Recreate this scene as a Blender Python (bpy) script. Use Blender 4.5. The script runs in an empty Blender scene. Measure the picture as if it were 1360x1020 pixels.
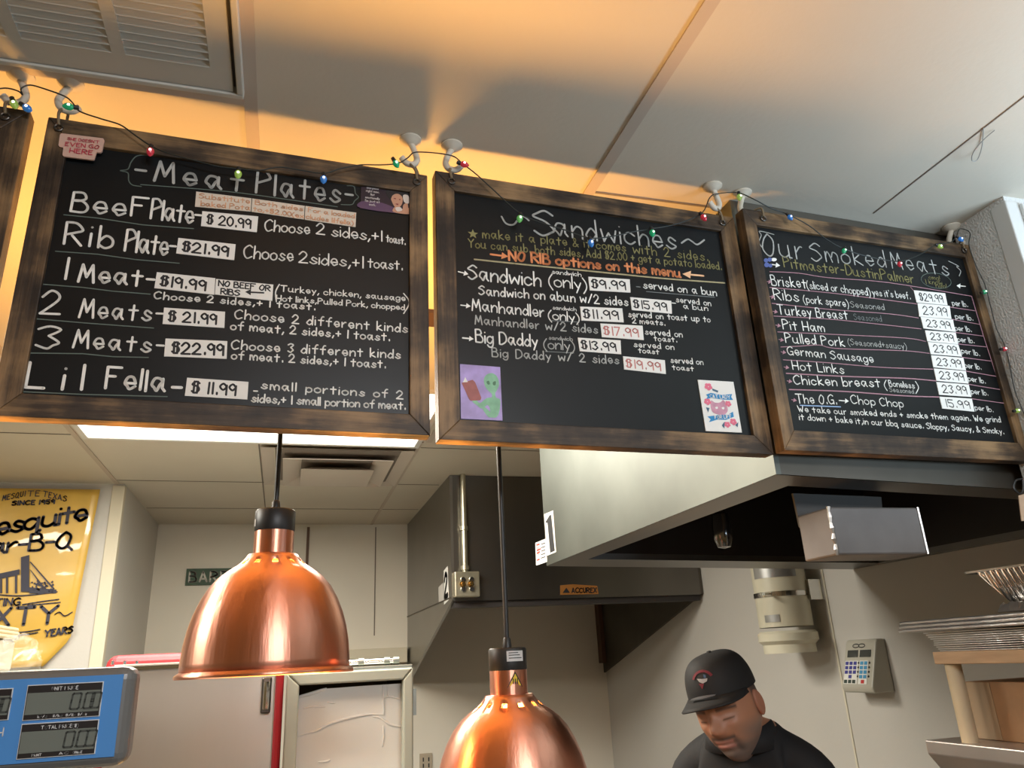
import bpy, bmesh, math, random
from mathutils import Vector, Matrix
random.seed(7)
C = bpy.context.scene.collection
SC = bpy.context.scene
S = 0.88            # one building unit in metres
EYE = 1.65          # height of the photographer's lens above the floor
YAW, PITCH, ROLL, FPX = 0.293889, 0.348578, -0.0501258, 1008.05

def W(p):
    return Vector((p[0]*S, p[1]*S, EYE + p[2]*S))

# ------------------------------------------------------------------ camera
def cam_axes():
    cy, sy, cp, sp = math.cos(YAW), math.sin(YAW), math.cos(PITCH), math.sin(PITCH)
    f = Vector((sy*cp, cy*cp, sp)); r = Vector((cy, -sy, 0)); u = r.cross(f)
    c, s = math.cos(ROLL), math.sin(ROLL)
    return c*r + s*u, -s*r + c*u, f
CR, CU, CF = cam_axes()
cam_data = bpy.data.cameras.new('camera'); cam = bpy.data.objects.new('camera', cam_data); C.objects.link(cam)
m = Matrix.Identity(4)
for i in range(3):
    m[i][0] = CR[i]; m[i][1] = CU[i]; m[i][2] = -CF[i]
m[2][3] = EYE
cam.matrix_world = m
cam_data.sensor_width = 36.0; cam_data.lens = FPX/1360*36.0
cam_data.clip_start = 0.02
SC.camera = cam

# ------------------------------------------------------------------ light
SC.view_settings.view_transform = 'Standard'; SC.view_settings.look = 'None'
SC.view_settings.gamma = 1.0; SC.view_settings.exposure = 0.0
SC.view_settings.use_curve_mapping = False
world = bpy.data.worlds.new('world'); SC.world = world; world.use_nodes = True
world.node_tree.nodes['Background'].inputs[0].default_value = (0.92, 0.62, 0.26, 1)
world.node_tree.nodes['Background'].inputs[1].default_value = 0.15

def area(name, loc, target, size, size_y, energy, color, spread=180):
    d = bpy.data.lights.new(name, 'AREA'); d.shape = 'RECTANGLE'; d.size = size*S; d.size_y = size_y*S
    d.energy = energy; d.color = color
    d.spread = math.radians(spread)
    o = bpy.data.objects.new(name, d); C.objects.link(o); o.location = W(loc)
    o.rotation_euler = (W(target) - W(loc)).to_track_quat('-Z', 'Y').to_euler()
    return o
# warm light of the heat lamps thrown back up by the bright counter under them
area('counter_bounce', (0.08, 1.64, -0.60), (0.02, 1.42, 1.0), 0.70, 0.22, 28, (1.0, 0.475, 0.095), 104)
# unseen uplight added for the cool daylight on the right of the ceiling
area('daylight_uplight', (1.95, 0.10, 0.22), (1.85, 0.16, 0.95), 0.8, 0.8, 24, (0.62, 0.82, 1.0), 170)
# unseen fill light added behind the photographer to brighten the board fronts
area('board_front_fill', (0.7, -1.5, 0.93), (0.7, 0.3, -0.1), 1.2, 0.5, 44, (0.95, 0.97, 1.0), 150)
# fluorescent tubes of the kitchen troffer (the diffuser glows as well)
area('troffer_tubes', (-0.14, 3.0, 0.935), (-0.14, 3.0, -1.0), 1.3, 0.6, 54, (1.0, 0.95, 0.83))
area('troffer_tubes', (-1.75, 2.0, 0.935), (-1.75, 2.0, -1.0), 1.3, 0.6, 54, (1.0, 0.95, 0.83))  # tubes of a second, unseen troffer added to light the kitchen fronts

# ------------------------------------------------------------------ mapping helpers (building units, lens height = 0)
def ray(x, y):
    return CF + (x-680)/FPX*CR - (y-510)/FPX*CU
def at(x, y, X=None, Y=None, Z=None):
    d = ray(x, y)
    t = X/d.x if X is not None else (Y/d.y if Y is not None else Z/d.z)
    return d*t
BN = Vector((0.045, -1.0, 0.0)).normalized()           # boards hang in one slightly turned vertical plane
BU = Vector((1.0, 0.045, 0.0)).normalized(); BV = Vector((0, 0, 1))
BO = Vector((0, 1.19, 0))
BD = [0.0]                                             # how far the board in hand hangs in front of that plane
def bpt(x, y, d=0.0):
    """a point of the board plane seen at a pixel, d behind the board front"""
    o = BO - BN*(d-BD[0]); r = ray(x, y)
    return r*(BN.dot(o)/BN.dot(r))

# ------------------------------------------------------------------ materials
MATS = {}
def _mat(name):
    m = bpy.data.materials.new(name); m.use_nodes = True
    nt = m.node_tree; b = nt.nodes['Principled BSDF']
    return m, nt, b
def mat(name, col, rough=0.5, metal=0.0, spec=0.5, var=0.0, scale=8.0, bump=0.0, bscale=60.0, emit=None, es=0.0,
        alpha=None, trans=0.0, aniso=0.0, stretch=None, coat=0.0):
    if name in MATS: return MATS[name]
    m, nt, b = _mat(name); N = nt.nodes; Lk = nt.links
    b.inputs['Base Color'].default_value = (*col, 1); b.inputs['Roughness'].default_value = rough
    b.inputs['Metallic'].default_value = metal; b.inputs['Specular IOR Level'].default_value = spec
    b.inputs['Transmission Weight'].default_value = trans; b.inputs['Coat Weight'].default_value = coat
    if aniso: b.inputs['Anisotropic'].default_value = aniso
    tc = N.new('ShaderNodeTexCoord'); mp = N.new('ShaderNodeMapping')
    Lk.new(tc.outputs['Object'], mp.inputs['Vector'])
    if stretch: mp.inputs['Scale'].default_value = stretch
    if var > 0:
        nz = N.new('ShaderNodeTexNoise'); nz.inputs['Scale'].default_value = scale; nz.inputs['Detail'].default_value = 5
        Lk.new(mp.outputs[0], nz.inputs['Vector'])
        mx = N.new('ShaderNodeMix'); mx.data_type = 'RGBA'
        mx.inputs[6].default_value = (*[max(0, c*(1-var)) for c in col], 1)
        mx.inputs[7].default_value = (*[min(1, c*(1+var)) for c in col], 1)
        rp = N.new('ShaderNodeMapRange'); rp.inputs[1].default_value = 0.3; rp.inputs[2].default_value = 0.7
        Lk.new(nz.outputs['Fac'], rp.inputs[0]); Lk.new(rp.outputs[0], mx.inputs[0]); Lk.new(mx.outputs[2], b.inputs['Base Color'])
    if bump > 0:
        n2 = N.new('ShaderNodeTexNoise'); n2.inputs['Scale'].default_value = bscale; n2.inputs['Detail'].default_value = 4
        Lk.new(mp.outputs[0], n2.inputs['Vector'])
        bp = N.new('ShaderNodeBump'); bp.inputs['Strength'].default_value = bump; bp.inputs['Distance'].default_value = 0.01
        Lk.new(n2.outputs['Fac'], bp.inputs['Height']); Lk.new(bp.outputs[0], b.inputs['Normal'])
    if emit:
        b.inputs['Emission Color'].default_value = (*emit, 1); b.inputs['Emission Strength'].default_value = es
    if alpha is not None: b.inputs['Alpha'].default_value = alpha
    MATS[name] = m
    return m
def wood_mat(name, axis, dark, mid, light):
    m, nt, b = _mat(name); N = nt.nodes; Lk = nt.links
    tc = N.new('ShaderNodeTexCoord'); mp = N.new('ShaderNodeMapping')
    sc = [1, 1, 1]
    for i in range(3): sc[i] = 3.0 if i == axis else 55.0
    mp.inputs['Scale'].default_value = sc
    Lk.new(tc.outputs['Object'], mp.inputs['Vector'])
    nz = N.new('ShaderNodeTexNoise'); nz.inputs['Scale'].default_value = 1.5; nz.inputs['Detail'].default_value = 8; nz.inputs['Roughness'].default_value = 0.7
    Lk.new(mp.outputs[0], nz.inputs['Vector'])
    n2 = N.new('ShaderNodeTexNoise'); n2.inputs['Scale'].default_value = 9; n2.inputs['Detail'].default_value = 5
    Lk.new(tc.outputs['Object'], n2.inputs['Vector'])
    ad = N.new('ShaderNodeMath'); ad.operation = 'MULTIPLY_ADD'; ad.inputs[1].default_value = 0.85
    Lk.new(n2.outputs['Fac'], ad.inputs[0])
    ml = N.new('ShaderNodeMath'); ml.operation = 'MULTIPLY'; ml.inputs[1].default_value = 0.45
    Lk.new(nz.outputs['Fac'], ml.inputs[0]); Lk.new(ml.outputs[0], ad.inputs[2])
    cr = N.new('ShaderNodeValToRGB'); e = cr.color_ramp.elements
    e[0].position = 0.50; e[0].color = (*dark, 1); e[1].position = 0.80; e[1].color = (*light, 1)
    k = e.new(0.62); k.color = (*mid, 1)
    Lk.new(ad.outputs[0], cr.inputs['Fac']); Lk.new(cr.outputs[0], b.inputs['Base Color'])
    b.inputs['Roughness'].default_value = 0.5; b.inputs['Specular IOR Level'].default_value = 0.35
    bp = N.new('ShaderNodeBump'); bp.inputs['Strength'].default_value = 0.25; bp.inputs['Distance'].default_value = 0.004
    Lk.new(nz.outputs['Fac'], bp.inputs['Height']); Lk.new(bp.outputs[0], b.inputs['Normal'])
    MATS[name] = m
    return m

# ------------------------------------------------------------------ mesh builder
class MB:
    def __init__(s): s.v = []; s.f = []; s.mi = []; s.cur = 0
    def add(s, vs, fs):
        n = len(s.v); s.v += [Vector(v) for v in vs]; s.f += [tuple(i+n for i in f) for f in fs]; s.mi += [s.cur]*len(fs); return s
    def box(s, x0, x1, y0, y1, z0, z1):
        vs = [(x, y, z) for x in (x0, x1) for y in (y0, y1) for z in (z0, z1)]
        return s.add(vs, [(0,1,3,2),(4,6,7,5),(0,4,5,1),(2,3,7,6),(0,2,6,4),(1,5,7,3)])
    def prism(s, poly, ext):
        n = len(poly); e = Vector(ext); a = [Vector(p) for p in poly]
        vs = a + [p+e for p in a]
        fs = [tuple(range(n)), tuple(range(2*n-1, n-1, -1))] + [(i, i+n, (i+1) % n + n, (i+1) % n) for i in range(n)]
        return s.add(vs, fs)
    def quadbox(s, q, ext): return s.prism(q, ext)
    def tube(s, pts, r, seg=8, cap=True, rad=None):
        pts = [Vector(p) for p in pts]; n = len(pts); vs = []; fs = []
        prev = None
        for i, p in enumerate(pts):
            t = (pts[min(i+1, n-1)] - pts[max(i-1, 0)]).normalized()
            if prev is None:
                a = Vector((0, 0, 1)) if abs(t.z) < .9 else Vector((1, 0, 0))
                nx = t.cross(a).normalized()
            else:
                nx = (prev - t*prev.dot(t)).normalized()
            prev = nx; ny = t.cross(nx); rr = rad[i] if rad else r
            for k in range(seg):
                an = 2*math.pi*k/seg; vs.append(p + (nx*math.cos(an) + ny*math.sin(an))*rr)
        for i in range(n-1):
            for k in range(seg):
                fs.append((i*seg+k, i*seg+(k+1) % seg, (i+1)*seg+(k+1) % seg, (i+1)*seg+k))
        if cap: fs.append(tuple(range(seg-1, -1, -1))); fs.append(tuple(range((n-1)*seg, n*seg)))
        return s.add(vs, fs)
    def lathe(s, prof, c, seg=48, skip=None, axis=None):
        c = Vector(c); vs = []; fs = []; n = len(prof)
        if axis is None: ax, a1, a2 = Vector((0,0,1)), Vector((1,0,0)), Vector((0,1,0))
        else:
            ax = Vector(axis).normalized(); a1 = ax.orthogonal().normalized(); a2 = ax.cross(a1)
        for r, z in prof:
            for k in range(seg):
                an = 2*math.pi*k/seg; vs.append(c + ax*z + (a1*math.cos(an) + a2*math.sin(an))*max(r, 1e-4))
        for i in range(n-1):
            for k in range(seg):
                if skip and skip(i, k): continue
                fs.append((i*seg+k, i*seg+(k+1) % seg, (i+1)*seg+(k+1) % seg, (i+1)*seg+k))
        return s.add(vs, fs)
    def build(s, name, material, parent=None, smooth=False, bevel=0.0, raw=False, kind=None, label=None, seg=2, solid=0.0, origin=None):
        vs = s.v if raw else [W(v) for v in s.v]
        if parent is not None: o0 = Vector(parent['_o'])
        elif origin is not None: o0 = Vector(origin)
        else:
            lo = Vector([min(v[i] for v in vs) for i in range(3)]); hi = Vector([max(v[i] for v in vs) for i in range(3)])
            o0 = Vector(((lo.x+hi.x)/2, (lo.y+hi.y)/2, lo.z))
        me = bpy.data.meshes.new(name); me.from_pydata([v-o0 for v in vs], [], s.f)
        ms = material if isinstance(material, (list, tuple)) else [material]
        for mm in ms: me.materials.append(mm)
        for p, k in zip(me.polygons, s.mi): p.material_index = k
        bm = bmesh.new(); bm.from_mesh(me); bmesh.ops.recalc_face_normals(bm, faces=bm.faces); bm.to_mesh(me); bm.free()
        if smooth:
            for p in me.polygons: p.use_smooth = True
        o = bpy.data.objects.new(name, me); C.objects.link(o)
        if parent is not None: o.parent = parent
        else: o.location = o0
        o['_o'] = list(o0)
        if solid:
            md = o.modifiers.new('solid', 'SOLIDIFY'); md.thickness = solid
        if bevel:
            md = o.modifiers.new('bevel', 'BEVEL'); md.width = bevel*S; md.segments = seg; md.limit_method = 'ANGLE'; md.angle_limit = 0.6
        if smooth and smooth != 'all':
            try:
                me.set_sharp_from_angle(angle=math.radians(40))
            except Exception: pass
        if kind: o['kind'] = kind
        if label: o['label'] = label
        return o
def thing(name, label, cat, loc, group=None):
    o = bpy.data.objects.new(name, None); C.objects.link(o); w = W(loc); o.location = w; o['_o'] = list(w)
    o.empty_display_size = 0.05
    return tag(o, label, cat, group)
def tag(o, label, cat, group=None):
    o['label'] = label; o['category'] = cat
    if group: o['group'] = group
    return o
def bez(pts, n=6, closed=False):
    """Catmull-Rom through the points (any dimension)"""
    P = [Vector(p) for p in pts]; out = []
    m_ = len(P)
    for i in range(m_ if closed else m_-1):
        if closed: p0, p1, p2, p3 = P[(i-1) % m_], P[i], P[(i+1) % m_], P[(i+2) % m_]
        else: p0, p1, p2, p3 = P[max(i-1, 0)], P[i], P[i+1], P[min(i+2, m_-1)]
        for k in range(n):
            t = k/n
            out.append(0.5*((2*p1) + (p2-p0)*t + (2*p0-5*p1+4*p2-p3)*t*t + (3*p1-p0-3*p2+p3)*t**3))
    if not closed: out.append(P[-1].copy())
    return out

# ------------------------------------------------------------------ handwriting: a single-stroke alphabet
G = {
'a':"~45 36 16 04 13 22 34 45,46 43 52", 'b':"09 02,~04 26 45 43 22 03", 'c':"~45 26 05 03 22 43", 'd':"~44 26 04 03 22 44,49 42",
'e':"04 44,~44 36 16 04 13 22 43", 'f':"~49 39 27 22,06 46", 'g':"~45 26 05 03 22 44,~46 42 30 10 01", 'h':"09 02,~04 26 45 42", 'i':"06 02,08 08",
'j':"~26 21 10 00,28 28", 'k':"09 02,36 04 42", 'l':"09 02", 'm':"06 02,~04 16 25 32,~34 46 65 62", 'n':"06 02,~04 26 45 42",
'o':"~26 05 03 22 43 45 26", 'p':"06 00,~05 26 45 43 22 03", 'q':"~45 26 05 03 22 44,46 40 51", 'r':"06 02,~04 26 36",
's':"~45 26 15 24 43 22 03", 't':"28 22,06 46", 'u':"~06 03 22 43,46 42 52", 'v':"06 22 46", 'w':"06 12 35 52 66", 'x':"06 42,46 02",
'y':"06 23,46 10", 'z':"06 46 02 42",
'A':"02 29 52,14 44", 'B':"02 09,~09 39 47 26 06,~06 36 54 42 02", 'C':"~58 39 07 04 22 53", 'D':"02 09,~09 39 57 54 22 02",
'E':"49 09 02 42,06 36", 'F':"59 09 02,06 36", 'G':"~58 39 07 04 22 53,35 55 52", 'H':"09 02,59 52,05 55", 'I':"09 02", 'J':"~49 43 22 03",
'K':"09 02,49 05 52", 'L':"09 02 42", 'M':"02 19 34 59 62", 'N':"02 09 52 59", 'O':"~39 17 04 22 43 57 39", 'P':"02 09,~09 39 57 36 05",
'Q':"~39 17 04 22 43 57 39,43 61", 'R':"02 09,~09 39 57 36 05,25 52", 'S':"~58 39 18 07 36 54 43 22 03", 'T':"09 69,39 32",
'U':"~09 04 22 44 49", 'V':"09 32 69", 'W':"09 22 36 52 79", 'X':"09 52,59 02", 'Y':"09 36 69,36 32", 'Z':"09 59 02 52",
'0':"~29 07 04 22 44 47 29", '1':"19 12", '2':"~07 29 48 46 02,02 52", '3':"~08 29 48 26,~26 44 33 22 03", '4':"29 05 45,39 32",
'5':"49 09 06,~06 36 44 32 03", '6':"~49 16 04 22 44 25 04", '7':"09 49 12", '8':"~26 08 29 48 26 04 22 44 26", '9':"~47 29 07 25 47,48 42",
'$':"~48 29 07 36 44 22 03,19 12,39 32", '+':"27 23,05 45", '&':"~52 17 29 37 03 22 54", '.':"12 13", ',':"13 01", '-':"05 35",
'_':"02 32", '(':"~29 06 03 20", ')':"~09 26 23 00", "'":"09 08", '/':"02 49", '!':"09 04,02 02", ':':"05 05,02 02", '\u00d1':"",
}
def glyph(ch, rnd):
    """list of strokes in em units, plus width"""
    s = G.get(ch, '')
    st = []; w = 0
    for part in s.split(','):
        if not part: continue
        sm = part[0] == '~'
        pts = [Vector((int(q[0]), int(q[1])-2, 0)) for q in part.lstrip('~').split()]
        w = max(w, max(p.x for p in pts))
        if sm and len(pts) > 2: pts = bez(pts, 4)
        st.append([(p.x/7.0, p.y/7.0) for p in pts])
    return st, w/7.0
class Ink:
    """flat pen strokes lying on a plane; e1 along, e2 up, n out of the plane"""
    def __init__(s, lift=0.0012, n=None): s.mb = MB(); s.n = n if n is not None else BN; s.lift = lift; s.k = 0
    def stroke(s, pts, w, closed=False):
        pts = [Vector(p) for p in pts]; n = s.n; h = w/2; mb = s.mb
        lift = n*(s.lift + 0.00001*(s.k % 7)); s.k += 1
        side = Vector((0, 0, 1)).cross(n)
        if side.length < .1: side = Vector((1, 0, 0))
        side.normalize(); up = n.cross(side)
        for i in range(len(pts)-1):
            a, b = pts[i], pts[i+1]; d = b-a
            if d.length < 1e-7: continue
            q = n.cross(d).normalized()*h
            mb.add([a-q+lift, b-q+lift, b+q+lift, a+q+lift], [(0,1,2,3)])
        for p in pts:
            mb.add([p+lift+(side*math.cos(a)+up*math.sin(a))*h for a in [k*math.pi/4 for k in range(8)]], [tuple(range(8))])
    def fill(s, poly):
        lift = s.n*(s.lift + 0.00001*(s.k % 7)); s.k += 1
        s.mb.add([Vector(p)+lift for p in poly], [tuple(range(len(poly)))])
    def text(s, txt, p0, p1, capv, w, gap=0.2, space=0.45, jit=0.03, bold=None):
        """txt from p0 to p1 along the baseline, capital height vector capv, pen width w"""
        if not txt: return
        rnd = random.Random(len(txt)*31 + ord(txt[0]))
        items = []; x = 0.0
        for ch in txt:
            if ch == ' ': x += space; continue
            st, gw = glyph(ch, rnd); gw = max(gw, 0.02)
            items.append((st, x, gw)); x += gw + gap
        tot = max(x-gap, 0.01); p0 = Vector(p0); e1 = (Vector(p1)-p0)/tot; e2 = Vector(capv)
        for st, ox, gw in items:
            dy = rnd.uniform(-jit, jit); sh = rnd.uniform(-jit, jit)*0.8; sz = 1+rnd.uniform(-jit, jit)
            for pl in st:
                s.stroke([p0 + e1*(ox+px*sz+py*sh) + e2*(py*sz+dy) for px, py in pl], w)
    def build(s, name, m, parent, **k): return s.mb.build(name, m, parent, **k)

# ------------------------------------------------------------------ the room
M_ceil = mat('ceiling_panel', (0.64, 0.575, 0.475), 0.55, var=0.05, scale=1.5, bump=0.05, bscale=90)
M_batten = mat('ceiling_batten', (0.54, 0.45, 0.37), 0.55)
M_groove = mat('ceiling_groove', (0.22, 0.18, 0.15), 0.8)
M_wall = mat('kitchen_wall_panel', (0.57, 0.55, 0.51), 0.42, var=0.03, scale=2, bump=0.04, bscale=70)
M_jamb = mat('stucco_wall', (0.66, 0.66, 0.64), 0.7, bump=0.45, bscale=230, stretch=(1, 1, 1))
M_trimw = mat('painted_trim', (0.62, 0.62, 0.60), 0.5)
M_door = mat('door_edge_trim', (0.68, 0.62, 0.48), 0.5)
M_floor = mat('floor_tile', (0.15, 0.125, 0.10), 0.5, var=0.2, scale=4)
ZC, ZF = 0.95, -EYE/S
def structure(mb, name, m, **k): return mb.build(name, m, kind='structure', **k)
structure(MB().box(-3.0, 3.4, -2.6, 5.55, ZF-0.05, ZF), 'floor', M_floor)
structure(MB().box(-3.0, 3.4, -2.6, 5.55, ZC, ZC+0.05), 'ceiling', M_ceil)
structure(MB().box(-0.83, 2.35, 5.45, 5.55, ZF, ZC), 'wall_back', mat('back_wall_panel', (0.80, 0.75, 0.645), 0.42, var=0.03, scale=2))  # paler than the other kitchen walls, colour raised in place of another lamp
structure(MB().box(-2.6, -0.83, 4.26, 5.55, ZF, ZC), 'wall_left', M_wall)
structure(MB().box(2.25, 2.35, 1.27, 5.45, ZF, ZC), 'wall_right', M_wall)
structure(MB().box(1.54, 3.3, 1.116, 1.262, ZF, ZC), 'wall_front', M_jamb)
structure(MB().box(1.5385, 1.60, 1.1135, 1.156, ZF, ZC-0.012), 'trim_1', M_trimw, bevel=0.003)
structure(MB().box(1.575, 1.585, 1.104, 1.114, ZF, ZC-0.02), 'trim_2', M_trimw, bevel=0.003)
structure(MB().box(-0.885, -0.826, 4.252, 4.30, ZF, ZC-0.008), 'trim_3', M_door, bevel=0.003)
ti = 4
for (x0, x1, y0, y1, mm, h) in [(-0.115, -0.092, -2.5, 3.3, M_batten, 0.004), (0.578, 0.602, -2.5, 3.3, M_batten, 0.004), (1.285, 1.2872, -2.5, 1.24, M_groove, 0.002),
        (0.603, 0.915, 1.293, 1.299, M_groove, 0.002), (-2.6, -0.116, 1.142, 1.172, M_batten, 0.005),
        (-0.873, -0.852, 1.3, 4.25, M_batten, 0.004), (-0.151, -0.145, 3.38, 5.44, M_groove, 0.002), (0.548, 0.566, 3.3, 5.44, M_batten, 0.004),
        (-2.6, -0.875, 3.345, 3.352, M_groove, 0.002), (-0.85, 0.80, 4.163, 4.170, M_groove, 0.002), (-0.82, 0.80, 4.885, 4.892, M_groove, 0.002),
        (0.57, 2.2, 3.395, 3.401, M_groove, 0.002), (0.2, 0.575, 1.955, 1.962, M_groove, 0.002)]:
    structure(MB().box(x0, x1, y0, y1, ZC-h, ZC-0.0005), 'trim_%d' % ti, mm); ti += 1
structure(MB().box(0.2, 0.56, 1.935, 2.03, ZC-.012, ZC-.0005), 'trim_%d' % ti, mat('dark_beam', (0.07, 0.035, 0.02), .6)); ti += 1
# back wall: panel strip, ledge
structure(MB().box(0.118, 0.136, 5.440, 5.449, 0.3, 0.93), 'trim_%d' % ti, mat('brown_strip', (0.17, 0.10, 0.07), 0.6)); ti += 1
structure(MB().box(0.585, 0.592, 5.446, 5.449, 0.2, 0.93), 'trim_%d' % ti, M_groove); ti += 1
structure(MB().box(-0.5, 0.80, 5.36, 5.449, 0.02, 0.115), 'trim_%d' % ti, M_door, bevel=0.004); ti += 1
structure(MB().box(2.246, 2.2495, 2.890, 2.901, ZF, ZC-0.01), 'trim_%d' % ti, mat('seam_strip', (0.66, 0.62, 0.50), .5)); ti += 1
structure(MB().box(2.20, 2.249, 5.38, 5.449, -0.05, 0.52), 'trim_%d' % ti, mat('hood_back_flange', (0.12, 0.06, 0.035), 0.5)); ti += 1  # brown back flange of the back hood's side panel, at the room corner

# ------------------------------------------------------------------ metals
M_ss = mat('stainless_steel', (0.30, 0.315, 0.285), 0.44, 1.0, var=0.10, scale=5, bump=0.02, bscale=12, stretch=(1, 1, 3))
M_ssd = mat('greasy_stainless', (0.155, 0.142, 0.12), 0.55, 1.0, var=0.2, scale=3)
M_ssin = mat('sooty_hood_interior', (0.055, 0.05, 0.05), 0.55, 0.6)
M_chrome = mat('chrome', (0.75, 0.75, 0.73), 0.15, 1.0)
M_black = mat('black_plastic', (0.018, 0.018, 0.018), 0.45)
M_white = mat('white_paint', (0.72, 0.70, 0.66), 0.5)
M_blackink = mat('black_ink', (0.012, 0.012, 0.014), 0.6)
M_paper = mat('white_card', (0.80, 0.79, 0.75), 0.6)

# ------------------------------------------------------------------ ceiling grille, top left
g = thing('ceiling_vent', 'white louvred return air grille in the ceiling above the leftmost menu boards', 'vent', (-0.5, 0.9, ZC))
M_grille = mat('grille_paint', (0.58, 0.55, 0.49), 0.5)
f = MB()
f.box(-0.875, -0.113, 1.128, 1.139, .93, ZC).box(-0.124, -0.113, 0.30, 1.128, .93, ZC).box(-0.875, -0.864, 0.30, 1.128, .93, ZC).box(-0.864, -0.124, 0.30, 0.312, .93, ZC)
f.build('frame', M_grille, g, bevel=0.002)
f = MB(); z0, z1 = .934, .942
f.box(-0.86, -0.130, 1.076, 1.126, z0, z1).box(-0.86, -0.130, 0.315, 0.36, z0, z1).box(-0.163, -0.130, 0.36, 1.076, z0, z1)
xs = []
xr = -0.163
for k in range(5):
    xl = xr-0.126; xs.append((xl, xr)); f.box(xl-0.020 if k < 4 else -0.86, xl, 0.36, 1.076, z0, z1); xr = xl-0.020
f.build('face_panel', M_grille, g)
MB().box(-0.863, -0.125, 0.313, 1.127, .9465, .9495).build('backing', mat('grille_dark', (0.10, 0.085, 0.07), 0.8), g)
for xl, xr in xs:
    l = MB(); y = 0.367
    while y < 1.07:
        l.prism([(xl, y, .9460), (xl, y+0.0170, .9345), (xl, y+0.0165, .9335), (xl, y-0.0006, .9450)], (xr-xl, 0, 0)); y += 0.0165
    l.build('louvre_bank', M_grille, g)

# ------------------------------------------------------------------ kitchen troffer and diffuser
def troffer(label, a, b, c, d):
    t = thing('ceiling_light', label, 'light', ((a+b)/2, (c+d)/2, ZC))
    f = MB()
    f.box(a, b, c, c+.022, .938, ZC).box(a, b, d-.022, d, .938, ZC).box(a, a+.022, c+.022, d-.022, .938, ZC).box(b-.022, b, c+.022, d-.022, .938, ZC)
    f.build('frame', M_white, t)
    MB().box(a+.022, b-.022, c+.022, d-.022, .943, .947).build('diffuser', mat('lit_diffuser', (0.9, 0.9, 0.86), 0.5, emit=(1.0, 0.95, 0.84), es=3.0), t)
troffer('bright fluorescent troffer in the kitchen ceiling behind the meat plates board', -0.835, 0.553, 2.60, 3.375)
troffer('added fluorescent troffer lighting the kitchen fronts, unseen behind the leftmost board', -2.44, -1.06, 1.65, 2.35)  # extra fixture added for its light on the kitchen fronts
t = thing('ceiling_diffuser', 'square stepped air supply diffuser in the kitchen ceiling behind the left copper lamp', 'vent', (0.2, 3.8, ZC))
M_dif = mat('diffuser_paint', (0.55, 0.47, 0.40), 0.5)
def sqring(mb, x0, x1, y0, y1, z0, i, z1):
    lo = [(x0, y0, z0), (x1, y0, z0), (x1, y1, z0), (x0, y1, z0)]; hi = [(x0+i, y0+i, z1), (x1-i, y0+i, z1), (x1-i, y1-i, z1), (x0+i, y1-i, z1)]
    mb.add(lo+hi, [(0,1,5,4), (1,2,6,5), (2,3,7,6), (3,0,4,7)])
f = MB(); sqring(f, -0.14, 0.548, 3.41, 4.16, .935, .055, .949); f.build('outer_frame', M_dif, t)
f = MB(); sqring(f, -0.045, 0.462, 3.53, 4.10, .918, .085, .947); f.build('middle_ring', M_dif, t, solid=0.002)
f = MB(); sqring(f, 0.04, 0.385, 3.68, 4.045, .906, .05, .93); f.add([(0.04,3.68,.906),(0.385,3.68,.906),(0.385,4.045,.906),(0.04,4.045,.906)], [(0,1,2,3)])
f.build('centre_plate', M_dif, t)
MB().box(-0.08, 0.49, 3.47, 4.10, .9475, .9495).build('throat', M_groove, t)

# ------------------------------------------------------------------ hood 1 (behind the right boards)
h = thing('exhaust_hood', 'large stainless hood with the number 1 sticker behind the smoked meats board', 'range hood', (1.6, 2.0, 0.3))
HX0, HX1, HYB = 0.915, 2.245, 2.70
hf = lambda x: 1.262+0.045*(x-HX0)
hz = lambda x: 0.319-0.024*(x-HX0)
a = (HX0, hf(HX0)); 
MB().prism([(HX0, hf(HX0), hz(HX0)), (HX0, HYB, hz(HX0)), (HX0, HYB, .949), (HX0, hf(HX0), .949)], (.012, 0, 0)).build('side_panel', mat('hood_steel', (0.165, 0.175, 0.155), 0.48, 1.0, var=0.28, scale=2.2, bump=0.03, bscale=10), h)
MB().prism([(HX0+.012, hf(HX0), hz(HX0)), (HX1, hf(HX1), hz(HX1)), (HX1, hf(HX1), .949), (HX0+.012, hf(HX0), .949)], (0, .012, 0)).build('front_panel', M_ssd, h)
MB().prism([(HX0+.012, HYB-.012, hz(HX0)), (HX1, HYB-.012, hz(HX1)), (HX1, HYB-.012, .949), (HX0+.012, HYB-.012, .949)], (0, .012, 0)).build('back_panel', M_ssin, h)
f = MB(); w = .085
o = [(HX0, hf(HX0)), (HX1, hf(HX1)), (HX1, HYB), (HX0, HYB)]; i_ = [(HX0+w, hf(HX0)+w), (HX1-.04, hf(HX1)+w), (HX1-.04, HYB-.2), (HX0+w, HYB-.2)]
vs = [(x, y, hz(x)-.001) for x, y in o+i_]+[(x, y, hz(x)+.02) for x, y in i_]
f.add(vs, [(0,1,5,4), (1,2,6,5), (2,3,7,6), (3,0,4,7), (4,5,9,8), (5,6,10,9), (6,7,11,10), (7,4,8,11)])
f.build('bottom_rim', mat('hood_rim_steel', (0.24, 0.235, 0.23), 0.4, 1.0), h)
f = MB()
vs = [(x, y, hz(x)+.02) for x, y in i_]+[(HX0+.3, 1.7, .80), (HX1-.04, 1.7, .80), (HX1-.04, 2.5, .80), (HX0+.3, 2.5, .80)]
f.add(vs, [(0,1,5,4), (1,2,6,5), (2,3,7,6), (3,0,4,7), (4,5,6,7)])
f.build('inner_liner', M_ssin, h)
p = at(957, 690, Y=2.1)
f = MB().lathe([(0, .06), (.018, .06), (.018, .02), (.026, .015), (.03, -.02), (.03, -.06), (.02, -.085), (0, -.09)], (p.x, p.y, p.z), 16)
f.tube([(p.x, p.y, p.z+.05), (p.x, p.y, .80)], .010)
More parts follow.
